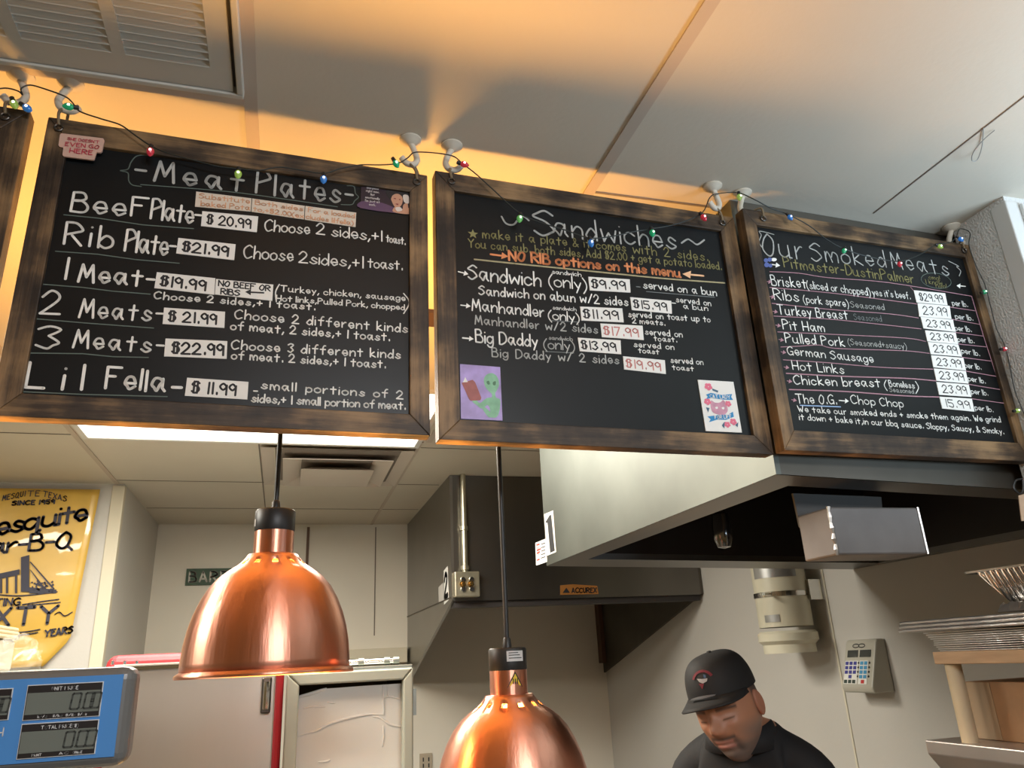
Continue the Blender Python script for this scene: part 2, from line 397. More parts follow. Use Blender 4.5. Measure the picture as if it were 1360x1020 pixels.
f.build('hood_lamp', mat('dull_glass_lamp', (0.25, 0.25, 0.25), 0.12, 0.9), h, smooth=True)
# stickers on hood side
def on_plane(quadpx, **k): return [at(x, y, **k) for x, y in quadpx]
def sticker(name, quad, n, m, th=0.001):
    n = Vector(n); return MB().prism([Vector(q)+n*th*0.2 for q in quad], n*th)
s_ = sticker('n', on_plane([(723, 683), (735, 678), (739, 733), (727, 738)], X=HX0), (-1, 0, 0), None)
so = s_.build('number_sticker', M_paper); tag(so, 'white sticker with a tall black number 1 on the near hood', 'sticker')
ink = Ink(.0016, Vector((-1, 0, 0)))
e = [at(x, y, X=HX0) for x, y in ((725, 690), (730.5, 685.5), (735, 727), (726.5, 731.5), (733.5, 728.5), (731.5, 690))]
ink.fill([at(x, y, X=HX0) for x, y in ((724.6, 694), (730.2, 684.5), (732.6, 683.5), (737.3, 731.5), (731.2, 734.3), (727.6, 694.5))])
ink.build('numeral', M_blackink, so)
s_ = sticker('n', on_plane([(711.5, 721), (725, 715.5), (727, 746), (712.5, 751)], X=HX0), (-1, 0, 0), None)
so = s_.build('inspection_sticker', M_paper); tag(so, 'small white sticker with red print beside the number 1 on the hood corner', 'sticker')
ink = Ink(.0016, Vector((-1, 0, 0)))
for yy in range(5):
    ink.stroke([at(719, 723+yy*4.6, X=HX0), at(724.5, 721+yy*4.6, X=HX0)], .004)
ink.build('small_print', M_blackink, so)
ink = Ink(.0016, Vector((-1, 0, 0)))
for (xa, ya, xb, yb) in ((713, 724, 717, 722.5), (713.5, 731, 718.5, 729), (713.5, 735, 717.5, 733), (715, 727, 716, 737), (713.8, 744, 717, 742.6)):
    ink.stroke([at(xa, ya, X=HX0), at(xb, yb, X=HX0)], .007)
ink.build('red_print', mat('red_ink', (0.6, 0.05, 0.04), 0.6), so)

# metal box on a bracket under the hood front
bx = thing('metal_box', 'welded grey steel box hanging from a bracket under the front edge of the hood', 'box', (1.16, 1.35, 0.16))
MB().box(1.053, 1.275, 1.30, 1.405, .166, .263).build('box_body', mat('raw_steel', (0.19, 0.175, 0.17), 0.55, 0.75, var=0.15, scale=9), bx, bevel=0.004)
f = MB()
pts = [(1.053, 1.300, .166+.097*k/9) for k in range(10)]
f.tube([(p[0]+random.uniform(-.0015, .0015), p[1], p[2]) for p in pts], .0035, 6, rad=[.003+.0018*(k % 2) for k in range(10)])
f.build('weld_bead', mat('weld', (0.45, 0.44, 0.42), 0.35, 1.0), bx)
MB().tube([(1.275, 1.300, .166), (1.275, 1.300, .263)], .0028, 6).build('weld_bead', MATS['weld'], bx)
q = [at(1052, 648, Y=1.415), at(1168, 648, Y=1.415), at(1174, 700, Y=1.415), at(1063, 700, Y=1.415)]
for v in q[:2]: v.z = hz(v.x)+.0
MB().prism(q, (0, .006, 0)).build('bracket', mat('bracket_steel', (0.10, 0.095, 0.09), 0.6, 0.6), bx)

# small paper tag on a black loop at the hood's right
tg = thing('hang_tag', 'small tan tag on a black loop hanging at the right edge under the hood', 'tag', tuple(at(1358, 660, Y=1.24)))
c0 = at(1352, 648, Y=1.235)
MB().tube(bez([c0+Vector((.02, 0, .02)), c0+Vector((0, 0, .016)), c0+Vector((-.012, 0, 0)), c0+Vector((0, 0, -.012)), c0+Vector((.012, 0, -.004)), c0+Vector((.02, 0, .02))]), .0022, 6).build('loop', M_black, tg, smooth=True)
q = on_plane([(1353, 658), (1372, 653), (1374, 690), (1357, 692)], Y=1.236)
MB().prism(q, (0, .002, 0)).build('tag_card', mat('tan_card', (0.55, 0.40, 0.28), 0.7), tg)

# ------------------------------------------------------------------ hood 2 (at the back)
h2 = thing('exhaust_hood', 'darker stainless hood with a gold maker plate at the back of the kitchen', 'range hood', (1.5, 4.7, 0.3))
X0, X1, Y0, Y1 = 0.813, 2.245, 3.93, 5.445
MB().prism([(X0, Y0, .30), (X0, Y1, -.115), (X0, Y1, .949), (X0, Y0, .949)], (.015, 0, 0)).build('side_panel', mat('hood_side_steel', (0.27, 0.26, 0.24), 0.36, 1.0, var=0.08, scale=3), h2)
MB().prism([(X1, Y0, .30), (X1, Y1, -.115), (X1, Y1, .949), (X1, Y0, .949)], (-.015, 0, 0)).build('side_panel', M_ssd, h2)
MB().box(X0+.015, X1-.015, Y0, Y0+.015, .295, .949).build('front_panel', mat('hood_front_steel', (0.19, 0.18, 0.165), 0.36, 1.0, var=0.12, scale=3, stretch=(1, 1, .4)), h2)
MB().box(X0+.015, X1-.015, Y0+.015, Y0+.10, .265, .300).build('bottom_lip', M_ssin, h2)
MB().tube([(X0-.002, 3.94, .315), (X0-.002, 5.44, .315)], .004, 4).build('panel_seam', M_ssd, h2)
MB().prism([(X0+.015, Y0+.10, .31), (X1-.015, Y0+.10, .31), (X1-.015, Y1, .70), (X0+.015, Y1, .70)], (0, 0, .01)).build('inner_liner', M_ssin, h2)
bd = on_plane([(744, 777.5), (760, 776), (793, 778), (795, 789), (744, 790)], Y=Y0)
so = sticker('n', bd, (0, -1, 0), None).build('maker_plate', mat('gold_plate', (0.45, 0.19, 0.05), 0.4, 0.5)); tag(so, 'orange gold maker plate with black letters on the front of the back hood', 'plate')
ink = Ink(.0016, Vector((0, -1, 0)))
A_ = lambda x, y: at(x, y, Y=Y0)
ink.text('ACCUREX', A_(759.5, 787.3), A_(792, 786.8), A_(759.5, 781.2)-A_(759.5, 787.3), .006, gap=.28)
ink.fill([A_(747, 787.5), A_(752, 780.5), A_(757, 787.5)])
ink.build('lettering', M_blackink, so)
q = [at(x, y, X=X0) for x, y in ((589.5, 758), (594.5, 752), (596, 797), (590, 803))]
so = sticker('n', q, (-1, 0, 0), None).build('number_sticker', M_paper); tag(so, 'white sticker with a black number 2 on the side of the back hood', 'sticker')
ink = Ink(.0016, Vector((-1, 0, 0))); B_ = lambda x, y: at(x, y, X=X0)
ink.stroke(bez([B_(590.6, 771), B_(592, 763), B_(594, 766), B_(593, 777), B_(590.8, 793), B_(595, 790)]), .03)
ink.build('numeral', M_blackink, so)
q = [at(x, y, X=X0) for x, y in ((582.5, 780), (588.5, 774), (589, 797), (583, 802))]
so = sticker('n', q, (-1, 0, 0), None).build('inspection_sticker', mat('grey_card', (0.55, 0.53, 0.5), 0.6)); tag(so, 'small pale sticker beside the number 2 on the back hood', 'sticker')
# junction box and conduit on hood 2
jb = thing('junction_box', 'steel electrical box with a vertical conduit on the front of the back hood', 'electrical box', tuple(at(618, 790, Y=Y0)))
a = at(602, 760, Y=Y0-.02); b = at(636, 793, Y=Y0-.02)
M_galv = mat('galvanised', (0.55, 0.52, 0.40), 0.35, 0.9, var=0.15, scale=10)
MB().box(a.x, b.x, Y0-.05, Y0-.001, b.z, a.z).build('box_body', M_galv, jb, bevel=0.006)
f = MB()
for kx in (.33, .67):
    for kz in (.3, .68):
        f.lathe([(0, .008), (.012, .008), (.014, 0)], (a.x+(b.x-a.x)*kx, Y0-.05, b.z+(a.z-b.z)*kz), 12, axis=(0, -1, 0))
f.build('knockout', M_chrome, jb, smooth=True)
f = MB()
for kx in (.30, .62): f.lathe([(0, .03), (.008, .03), (.010, .01), (.016, .01), (.016, 0)], (a.x+(b.x-a.x)*kx, Y0-.052, b.z+(a.z-b.z)*.5), 10, axis=(0, -1, 0))
f.build('terminal', mat('brass', (0.6, 0.38, 0.12), 0.25, 1.0), jb, smooth=True)
cx = at(616, 690, Y=Y0-.025).x
f = MB().tube([(cx, Y0-.025, a.z), (cx, Y0-.025, .949)], .0155, 12)
f.build('conduit', M_galv, jb, smooth=True)
f = MB()
for z in (a.z+.02, .66): f.lathe([(.0155, -.012), (.022, -.010), (.022, .010), (.0155, .012)], (cx, Y0-.025, z), 12)
f.build('conduit_clip', M_galv, jb, smooth=True)

# ------------------------------------------------------------------ right wall: duct pipe, keypad timer
pp = thing('duct_pipe', 'cream white duct pipe strapped to the right kitchen wall above the man', 'pipe', (2.10, 3.0, 0.12))
px_, py_, r_ = 2.110, 3.02, .114
M_pvc = mat('cream_pipe', (0.66, 0.62, 0.48), 0.35, var=0.05, scale=3)
MB().lathe([(r_, .06), (r_, .92), (r_*.9, .92)], (px_, py_, .02), 40).build('pipe', M_pvc, pp, smooth=True)
MB().lathe([(r_+.001, .085), (r_+.012, .075), (r_+.012, .045), (r_*.96, .030), (r_*.96, -.005), (0, -.005)], (px_, py_, -.022), 40).build('coupling', M_pvc, pp, smooth=True)
MB().lathe([(r_+.001, -.012), (r_+.004, -.010), (r_+.004, .010), (r_+.001, .012)], (px_, py_, .215), 40).build('clamp_band', M_chrome, pp, smooth=True)
MB().box(px_+.07, 2.249, py_-.11, py_-.085, .185, .27).build('clamp_bracket', M_chrome, pp); MB().tube([(px_-r_+.01, py_-.07, .22), (px_-r_-.035, py_-.09, .215)], .007).build('clamp_screw', M_chrome, pp)
def band(z0, z1, a0, a1, name):
    f = MB(); n = 14
    vs = []
    for k in range(n+1):
        an = math.radians(a0+(a1-a0)*k/n)
        for z in (z0, z1): vs.append((px_+(r_+.002)*math.cos(an), py_+(r_+.002)*math.sin(an), z))
    f.add(vs, [(2*k, 2*k+2, 2*k+3, 2*k+1) for k in range(n)])
    f.build(name, mat('duct_tape', (0.38, 0.38, 0.37), 0.35, 0.7), pp, smooth=True)
band(.285, .335, 175, 275, 'tape_band'); band(.10, .13, 190, 225, 'tape_band')

tm = thing('wall_timer', 'beige wedge shaped keypad timer with blue buttons on the right kitchen wall', 'timer', (2.2, 2.69, -.18))
M_tim = mat('beige_plastic', (0.47, 0.45, 0.38), 0.4)
ya, yb = 2.60, 2.775; zt, zb = .012, -.182; xt, xb = 2.212, 2.148
MB().prism([(2.249, ya, zt), (xt, ya, zt), (xt-.008, ya, zt-.012), (xb, ya, zb+.02), (xb+.006, ya, zb), (2.249, ya, zb)], (0, yb-ya, 0)).build('case', M_tim, tm, bevel=0.006)
pa = Vector((xt-.008, yb, zt-.012)); du = Vector((0, -1, 0)); dv = Vector((xb, 0, zb+.02))-Vector((xt-.008, 0, zt-.012)); Lv = dv.length; dv.normalize(); nn = du.cross(dv); 
if nn.x > 0: nn = -nn
TW = yb-ya
def tface(u0, u1, v0, v1, th):
    q = [pa+du*(TW*u)+dv*(Lv*v) for u, v in ((u0, v0), (u1, v0), (u1, v1), (u0, v1))]
    return MB().prism([p_+nn*.0004 for p_ in q], nn*th)
tface(.12, .46, .17, .33, .002).build('display', mat('timer_lcd', (0.05, 0.055, 0.05), 0.15), tm)
tface(.53, .88, .17, .33, .002).build('display', MATS['timer_lcd'], tm)
tface(.06, .50, .41, .93, .001).build('key_panel', M_paper, tm); tface(.54, .82, .41, .93, .001).build('key_panel', M_paper, tm)
kb = mat('navy_key', (0.05, 0.05, 0.28), 0.5); kc = mat('sky_key', (0.06, 0.30, 0.55), 0.5); kg = mat('dark_key', (0.03, 0.05, 0.04), 0.5); kr = mat('red_key', (0.55, 0.03, 0.03), 0.5)
def key(u, v, m): tface(u, u+.095, v, v+.075, .0025).build('key', m, tm)
for r in range(3):
    for c in range(3): key(.085+c*.135, .43+r*.10, kb)
key(.22, .73, kb)
for c in range(3): key(.085+c*.135, .84, kg)
for r in range(4):
    for c in range(2): key(.57+c*.13, .43+r*.10, kc)
key(.64, .84, kr)
f = MB()
for r in range(4):
    for u in (.51, .86):
        f.v and None
        q = pa+du*(TW*u)+dv*(Lv*(.46+r*.10)); f.lathe([(.0045, 0), (.0045, .0015), (0, .0016)], q+nn*.0004, 8, axis=nn)
f.build('indicator_lamp', M_black, tm)
q = pa+du*(TW*.47)+dv*(Lv*.07)
ink = Ink(.0006, nn)
for s0 in (-.018, .016): ink.stroke([q+du*(s0+.018*math.cos(k*.5236))+dv*(.007*math.sin(k*.5236)) for k in range(13)], .004)
ink.stroke([q+du*-.003+dv*.004, q+du*.003+dv*-.005], .003)
ink.build('badge', M_blackink, tm)

# ------------------------------------------------------------------ chalkboard menus
WD = ((0.012, 0.0085, 0.0065), (0.055, 0.035, 0.021), (0.27, 0.165, 0.078))
M_wx = wood_mat('stained_wood_along', 0, *WD); M_wz = wood_mat('stained_wood_upright', 2, *WD)
M_slate = mat('chalkboard', (0.0055, 0.0070, 0.0082), 0.36, var=0.35, scale=5, spec=0.26)
M_cord = mat('jute_cord', (0.20, 0.15, 0.09), 0.8)
M_eye = mat('dark_screw', (0.10, 0.09, 0.08), 0.4, 0.8)
PD = 0.008
def BP(X, z, d=0.0): return Vector((X, 1.19+.045*X, z)) - BN*(d-BD[0])
def board(label, x0, x1, z0, z1, l, r, t, b, hang):
    o = thing('chalkboard_menu', label, 'menu board', BP((x0+x1)/2, z0), 'framed menu boards hanging over the counter')
    ext = -BN*.028
    MB().prism([BP(x0, z0), BP(x0, z1), BP(x0+l, z1-t), BP(x0+l, z0+b)], ext).build('side_rail', M_wz, o, bevel=.0015)
    MB().prism([BP(x1, z0), BP(x1, z1), BP(x1-r, z1-t), BP(x1-r, z0+b)], ext).build('side_rail', M_wz, o, bevel=.0015)
    MB().prism([BP(x0, z1), BP(x1, z1), BP(x1-r, z1-t), BP(x0+l, z1-t)], ext).build('top_rail', M_wx, o, bevel=.0015)
    MB().prism([BP(x0, z0), BP(x1, z0), BP(x1-r, z0+b), BP(x0+l, z0+b)], ext).build('bottom_rail', M_wx, o, bevel=.0015)
    MB().prism([BP(x0+l-.004, z0+b-.004, PD), BP(x1-r+.004, z0+b-.004, PD), BP(x1-r+.004, z1-t+.004, PD), BP(x0+l-.004, z1-t+.004, PD)], -BN*.006).build('slate_panel', M_slate, o)
    for hx, hxx, hy in hang:         # cord from an eye screw in the rail up to the ceiling hook
        zt_ = z1-.016
        f = MB().tube(bez([BP(hx, zt_, -.004), BP(hx-.003, z1+.004, -.004), Vector((hxx-.003, hy-.004, .891)), Vector((hxx+.004, hy+.003, .896)), BP(hx+.006, z1+.006, .012), BP(hx+.004, z1-.006, .016)], 6), .0024, 6)
        c = f.build('hanging_cord', M_cord, o, smooth=True)
        MB().tube([BP(hx+.006*math.cos(k*.6), zt_-.004+.006*math.sin(k*.6), -.003) for k in range(11)], .0016, 6).build('eye_screw', M_eye, c, smooth=True)
    return o
HK = [(-.466, 1.181), (-.392, 1.182), (.186, 1.207), (.267, 1.207), (.848, 1.222), (.928, 1.232), (1.525, 1.252)]
b0 = board('dark wood framed chalkboard cut off at the left edge of the picture', -1.05, -.438, .356, .874, .036, .036, .042, .036, [(-.47, -.466, 1.181)])
b1 = board('wood framed chalkboard headed Meat Plates', -.412, .217, .356, .868, .034, .034, .042, .036, [(-.394, -.394, 1.182), (.196, .188, 1.207)])
b2 = board('wood framed chalkboard headed Sandwiches', .232, .895, .350, .882, .037, .039, .039, .037, [(.263, .266, 1.207), (.862, .851, 1.222)])
BD[0] = .03
b3 = board('wood framed chalkboard headed Our Smoked Meats', .897, 1.537, .351, .887, .030, .024, .037, .041, [(.945, .932, 1.225), (1.512, 1.523, 1.245)])
BD[0] = 0.0

CH = mat('chalk_white', (0.86, 0.86, 0.82), 0.7); CG = mat('chalk_grey', (0.44, 0.45, 0.43), 0.7); CD = mat('chalk_dim', (0.19, 0.21, 0.21), 0.7)
CV = mat('chalk_green_line', (0.12, 0.16, 0.14), 0.7); CY = mat('chalk_olive', (0.24, 0.22, 0.085), 0.7); CYL = mat('chalk_olive_line', (0.40, 0.35, 0.20), 0.7)
CO = mat('chalk_orange', (0.72, 0.26, 0.10), 0.7); CP = mat('chalk_pink', (0.42, 0.22, 0.27), 0.7); CB = mat('chalk_blue', (0.30, 0.45, 0.70), 0.7)
CPO = mat('chalk_peach', (0.85, 0.50, 0.28), 0.7); CBD = mat('chalk_deep_blue', (0.09, 0.13, 0.36), 0.7)
def PX(x, y): return bpt(x, y, PD)
PXS = 1.33/FPX          # building units per pixel at the boards
def wr(o, txt, x0, y0, x1, y1, cap, w=1.8, m=None, gap=.2, space=.45, jit=.03):
    ink = Ink(.0008); p0, p1 = PX(x0, y0), PX(x1, y1)
    ch = abs(PX(x0, y0-cap).z-p0.z)
    ink.text(txt, p0, p1, BV*ch, w*PXS, gap, space, jit)
    return ink.build('lettering', m or CH, o)
def ln(o, pts, w=1.3, m=None, smooth=False, name='chalk_line', n=5):
    P = [PX(*p) for p in pts]
    if smooth: P = bez(P, n)
    ink = Ink(.0008); ink.stroke(P, w*PXS); return ink.build(name, m or CV, o)
def arrow(o, x0, y0, x1, y1, w, m, hd=6, hw=3.5):
    ink = Ink(.0008); d = Vector((x1-x0, y1-y0)).normalized(); q = Vector((-d.y, d.x))
    bx_, by_ = x1-d.x*hd, y1-d.y*hd
    ink.stroke([PX(x0, y0), PX(bx_, by_)], w*PXS)
    ink.fill([PX(x1, y1), PX(bx_+q.x*hw, by_+q.y*hw), PX(bx_-q.x*hw, by_-q.y*hw)])
    return ink.build('chalk_arrow', m, o)
def card(label, quad, lines, m_card=None, m_ink=None, w=2.0, cat='price card', group=None, name='price_card', hf_=.62, jit=.02, sx=(.07, .90)):
    """a card on the slate; lines of writing spaced over its height"""
    Q = [PX(*p) for p in quad]                       # tl tr br bl
    o = MB().prism([q+BN*.0002 for q in Q], BN*.0013).build(name, m_card or M_paper); tag(o, label, cat, group)
    ink = Ink(.0017); n = len(lines)
    F = lambda u, v: (Q[0]*(1-u)+Q[1]*u)*(1-v)+(Q[3]*(1-u)+Q[2]*u)*v
    for i, (t, u0, u1) in enumerate(lines):
        v1 = (i+.5+hf_/2)/n; v0 = (i+.5-hf_/2)/n
        ink.text(t, F(u0, v1), F(u1, v1), F(u0, v0)-F(u0, v1), w*PXS, gap=.22, jit=jit)
    ink.build('lettering', m_ink or M_blackink, o)
    return o

# --- board one: Meat Plates
wr(b1, '-Meat', 179, 236.5, 322, 254, 27, 3.6, CG, gap=.42); wr(b1, 'Plates-', 340, 256, 468, 272, 29, 3.4, CG, gap=.34)
ln(b1, [(187.5,248),(176,246),(171,240),(170,230),(160,227),(170,225),(174,216),(181,208),(192,206)], 1.3, CV, True)
ln(b1, [(461,247),(470,248),(472,257),(476,262),(471,267),(467,272),(453,272)], 1.3, CV, True)
ln(b1, [(192,206),(300,212.8),(380,227),(463,242.6)], 1.2, CV, True); ln(b1, [(187,245.5),(300,254.5),(380,265),(448,275)], 1.2, CV, True)
wr(b1, 'BeeF', 94, 280, 194, 289, 25, 3.0, gap=.3); wr(b1, 'Plate-', 200, 291, 266, 297, 26, 3.0, gap=.16)
wr(b1, 'Rib', 85, 324, 148, 331, 29, 3.0, gap=.36); wr(b1, 'Plate-', 165.5, 334, 232, 339, 28, 3.0, gap=.16)
ln(b1, [(85,285.6),(130,290),(190,299),(257,304)]); ln(b1, [(74,334),(130,338),(180,345),(238,350)])
wr(b1, '1', 82, 370, 87, 370.4, 28, 3.0); wr(b1, 'Meat-', 104, 374, 204, 381, 24, 3.1, gap=.28)
ln(b1, [(54,377.6),(110,382),(150,387),(199.6,391)])
wr(b1, '2', 53, 416.5, 79, 417.5, 31, 2.8); wr(b1, 'Meats-', 105, 422, 215, 427, 24, 2.6, gap=.34)
ln(b1, [(40,423),(110,429),(204,436)])
wr(b1, '3', 47, 462, 77, 463, 30, 2.6); wr(b1, 'Meats-', 97, 462, 216, 469, 23, 2.6, gap=.36)
ln(b1, [(32.6,469),(110,470),(150,474),(197,475)])
wr(b1, 'Lil', 34, 514, 109, 518, 33, 3.4, gap=.6); wr(b1, 'Fella', 140, 516, 218, 520, 28, 3.2, gap=.28); ln(b1, [(229,514.5),(241,515)], 3.6, CH)
ln(b1, [(21,520),(110,524),(222,527)])
for p in ((78,221),(69.5,260.6),(60,298),(49,343),(40,387),(32,431),(20.5,478.5)): ln(b1, [p, (p[0]+1.6, p[1]+.3)], 2.4, CH, name='chalk_dot')
wr(b1, 'Choose', 352, 307, 411, 311, 15, 1.9, gap=.24); wr(b1, '2 sides,+1', 420, 311, 507, 321, 14, 1.9); wr(b1, 'toast.', 513, 321.5, 538, 325, 10, 1.7)
wr(b1, 'Choose', 324, 343, 389, 347, 17, 1.9, gap=.24); wr(b1, '2sides,+1', 397, 349, 482, 356, 15, 1.9); wr(b1, 'toast.', 488.5, 355.5, 534, 358.5, 13, 1.8)
wr(b1, 'Choose 2 sides,+ 1 toast.', 205, 397, 418, 412, 9.5, 1.8, gap=.34, space=.55)
wr(b1, 'Turkey, chicken, sausage', 372.6, 387, 538, 400, 8, 1.5, gap=.28, space=.5); wr(b1, 'Hot links,Pulled Pork, chopped', 367, 399.5, 537, 412, 7.5, 1.5, gap=.26)
ln(b1, [(371,378),(366,388),(367,401)], 1.6, CH, True); ln(b1, [(536,390),(543.6,402),(536,416.7)], 1.6, CH, True)
wr(b1, 'Choose 2 different kinds', 312, 423, 541, 442, 12, 1.8, gap=.32, space=.6); wr(b1, 'of meat, 2 sides,+ 1 toast.', 306.5, 438, 517, 453, 11, 1.8, gap=.3, space=.5)
wr(b1, 'Choose 3 different kinds', 307.6, 463.5, 531.5, 476.5, 12, 1.8, gap=.32, space=.6); wr(b1, 'of meat. 2 sides,+ 1 toast.', 307.6, 477, 511.6, 489, 11, 1.8, gap=.3, space=.5)
wr(b1, 'small portions of 2', 347, 516.5, 535, 530, 11, 1.8, gap=.34, space=.7); ln(b1, [(337,519.5),(342,519.7)], 1.6, CH)
wr(b1, 'sides,+ 1 small portion of meat.', 334, 534, 538, 544, 11, 1.8, gap=.24)
PC = 'white price cards stuck on the chalkboards'
card('white price card reading $20.99 beside Beef Plate', [(268.7,281),(343,288),(341,309),(267,300.6)], [('$ 20.99', .1, .88)], w=2.2, group=PC)
card('white price card reading $21.99 beside Rib Plate', [(237,316.5),(313,325),(311,346),(234,337)], [('$21.99', .1, .88)], w=2.6, group=PC)
card('white price card reading $19.99 beside 1 Meat', [(208.5,362),(286,370),(284.6,392),(205,383)], [('$19.99', .09, .84)], w=2.5, group=PC)
o = card('white card reading No Beef or Ribs with an arrow, right of $19.99', [(287,371),(363,378.5),(361.6,400),(285.4,391.5)], [('NO BEEF OR', .05, .95), ('RIBS', .1, .42)], w=1.7, cat='note card', name='note_card', hf_=.7)
ink = Ink(.0017); a_ = bpt(350, 389.5, PD); b_ = bpt(331, 388.6, PD); ink.stroke([a_, b_], 2.2*PXS); ink.fill([bpt(325.5, 388.2, PD), bpt(333.5, 384.5, PD), bpt(333, 392.8, PD)]); ink.build('arrow', M_blackink, o)
card('white price card reading $21.99 beside 2 Meats', [(218,409),(299,414.5),(298,436),(216,430.6)], [('$ 21.99', .09, .86)], w=2.4, group=PC)
card('white price card reading $22.99 beside 3 Meats', [(220,450),(302,453.5),(301,477),(218,473.6)], [('$22.99', .12, .94)], w=2.6, group=PC)
card('white price card reading $11.99 beside Lil Fella', [(248.6,502),(330,507.6),(328.5,531),(245.5,526)], [('$ 11.99', .1, .8)], w=2.4, group=PC)
M_beige = mat('beige_label', (0.66, 0.58, 0.48), 0.6); M_pink = mat('pink_ink', (0.62, 0.20, 0.13), 0.6); M_pale = mat('pale_orange_ink', (0.66, 0.32, 0.16), 0.6)
for lb, q, L_ in (('cream label strip reading Substitute baked Potato under the Meat Plates title', [(260.7,255),(334,264),(333,281.5),(259,275)], [('Substitute', .06, .97), ('baked Pota', .1, .98)]),
                 ('cream label strip reading Both sides to +$2.00, middle of the three', [(335,264.2),(404.6,274),(403.6,292),(334,281.7)], [('Both sides', .06, .97), ('to,+$2.00(ex', .03, .99)]),
                 ('cream label strip reading For a loaded, rightmost of the three', [(405.6,274.1),(473,283),(472,302),(404.6,292.2)], [('For a loaded', .06, .97), ('cludes lilfella)', .03, .95)])):
    card(lb, q, L_, M_beige, M_pale, 1.2, 'label', 'label strips under the Meat Plates title', 'label_strip', .66)
# magnet and photo
z1_ = lambda x, y: (x*.2206, 140+y*.2206)
q = [z1_(*p) for p in ((378,194),(628,224),(635,236),(622,300),(612,309),(588,307),(577,345),(570,354),(392,332),(385,322),(390,280),(368,275),(361,265),(370,203))]
o = MB().prism([PX(*p)+BN*.0085 for p in q], BN*.003).build('sticker', mat('peach_sticker', (0.62, 0.40, 0.32), 0.55)); tag(o, "peach stepped sticker reading She doesn't even go here at a board corner", 'sticker')
ink = Ink(.0016+.0085+.0025)
for t_, x0_, y0_, x1_, y1_, c_, w_ in (("SHE DOESN'T", 415, 236, 602, 257, 17, .8), ('EVEN GO', 402, 270, 600, 290, 24, 1.1), ('HERE', 428, 311, 562, 325, 28, 1.3)):
    p0, p1 = PX(*z1_(x0_, y0_)), PX(*z1_(x1_, y1_)); ink.text(t_, p0, p1, BV*(c_*.2206*PXS*1.0), w_*PXS, gap=.3)
ink.build('lettering', mat('red_print', (0.5, 0.05, 0.08), 0.6), o)
def pic(name, label, quad, m, cat='picture'):
    Q = [PX(*p) for p in quad]
    o = MB().prism([q+BN*.0002 for q in Q], BN*.0018).build(name, m); tag(o, label, cat)
    F = lambda u, v: (Q[0]*(1-u)+Q[1]*u)*(1-v)+(Q[3]*(1-u)+Q[2]*u)*v
    def shape(pname, polys, m, sm=True, lift=.0022):
        ink = Ink(lift)
        for pl in polys:
            P = [F(*p) for p in pl]
            ink.fill(bez(P, 4, True) if sm else P)
        return ink.build(pname, m, o)
    return o, F, shape
o, F, sh = pic('photo_print', 'dark purple photo card of a woman on the telephone, upper right of Meat Plates', [(479.6,240),(544,248),(544,285.6),(478.5,277)], mat('dark_print', (0.022, 0.012, 0.022), 0.35))
sh('purple_glow', [[(.0, .78), (.3, .7), (.62, .80), (.8, 1.0), (.0, 1.0)]], mat('purple_print', (0.10, 0.05, 0.11), 0.4), lift=.0021)
sh('skin', [[(.60, .42), (.72, .32), (.84, .42), (.84, .66), (.75, .84), (.66, .74)], [(.66, .99), (.70, .80), (.84, .84), (.99, .78), (.995, .99)], [(.86, .72), (.95, .62), (.96, .95), (.88, .96)]], mat('print_skin', (0.52, 0.27, 0.17), 0.5), lift=.0023)
sh('hair', [[(.50, .30), (.58, .10), (.76, .02), (.92, .12), (.96, .36), (.88, .46), (.82, .36), (.72, .34), (.64, .42), (.60, .56), (.53, .46)]], mat('print_hair', (0.008, 0.006, 0.008), 0.5), lift=.0026)
sh('handset', [[(.86, .36), (.97, .36), (.98, .62), (.88, .60)], [(.70, .84), (.80, .80), (.84, .90), (.74, .96)]], mat('print_white', (0.62, 0.56, 0.52), 0.5), lift=.0029)
sh('features', [[(.66, .52), (.70, .50), (.71, .54)], [(.77, .52), (.81, .52), (.79, .56)], [(.70, .70), (.76, .69), (.75, .74)]], mat('print_red', (0.25, 0.04, 0.04), 0.5), lift=.0031)
ink = Ink(.0024)
for i_, t_ in enumerate(('this is a really', 'bad place', 'right now.', 'Not', 'emotionally', "I'm just at", 'work.')):
    wd = len(t_)*.026; v = .16+i_*.118
    ink.text(t_, F(.235-wd/2, v), F(.235+wd/2, v), (F(.2, v-.075)-F(.2, v)), .7*PXS, gap=.3, jit=0)
ink.build('lettering', mat('print_grey', (0.55, 0.52, 0.52), 0.5), o)

# --- board two: Sandwiches
wr(b2, 'S', 710, 311, 736, 315, 33, 3.2, CG); wr(b2, 'andwiches', 737, 312.5, 898, 332, 27, 2.8, CG, gap=.26)
ln(b2, [(905,323),(913,318),(919,321),(926,325),(935,319)], 2.8, CG, True); ln(b2, [(666,288),(672,297),(682,298.5),(690,289),(696,288),(702,293)], 2.8, CG, True)
ink = Ink(.0008); sc_ = PX(628, 311)
ink.fill([sc_+(BU*math.sin(k*math.pi/5)+BV*math.cos(k*math.pi/5))*((8 if k % 2 == 0 else 3.4)*PXS) for k in range(10)]); ink.build('chalk_star', CY, b2)
wr(b2, 'make it a plate & it comes', 641, 316, 831, 334, 11.5, 1.7, CY, gap=.3, space=.6); wr(b2, 'with 2 sides.', 841, 336, 940, 347, 12, 1.7, CY, gap=.32, space=.7)
wr(b2, 'You can sub. both sides,', 622, 328.5, 774, 342, 11, 1.7, CY, gap=.3, space=.6); wr(b2, 'Add $2.00 + get a potato loaded.', 779, 341.5, 958, 358.5, 10.5, 1.6, CY, gap=.28, space=.5)
wr(b2, 'NO RIB options on this menu', 676, 345.5, 904, 368, 12.5, 3.4, CO, gap=.26, space=.5)
arrow(b2, 651.5, 338, 675, 341, 3.0, CO, 9, 4.5); arrow(b2, 934, 366.5, 906, 364, 3.0, CPO, 11, 5)
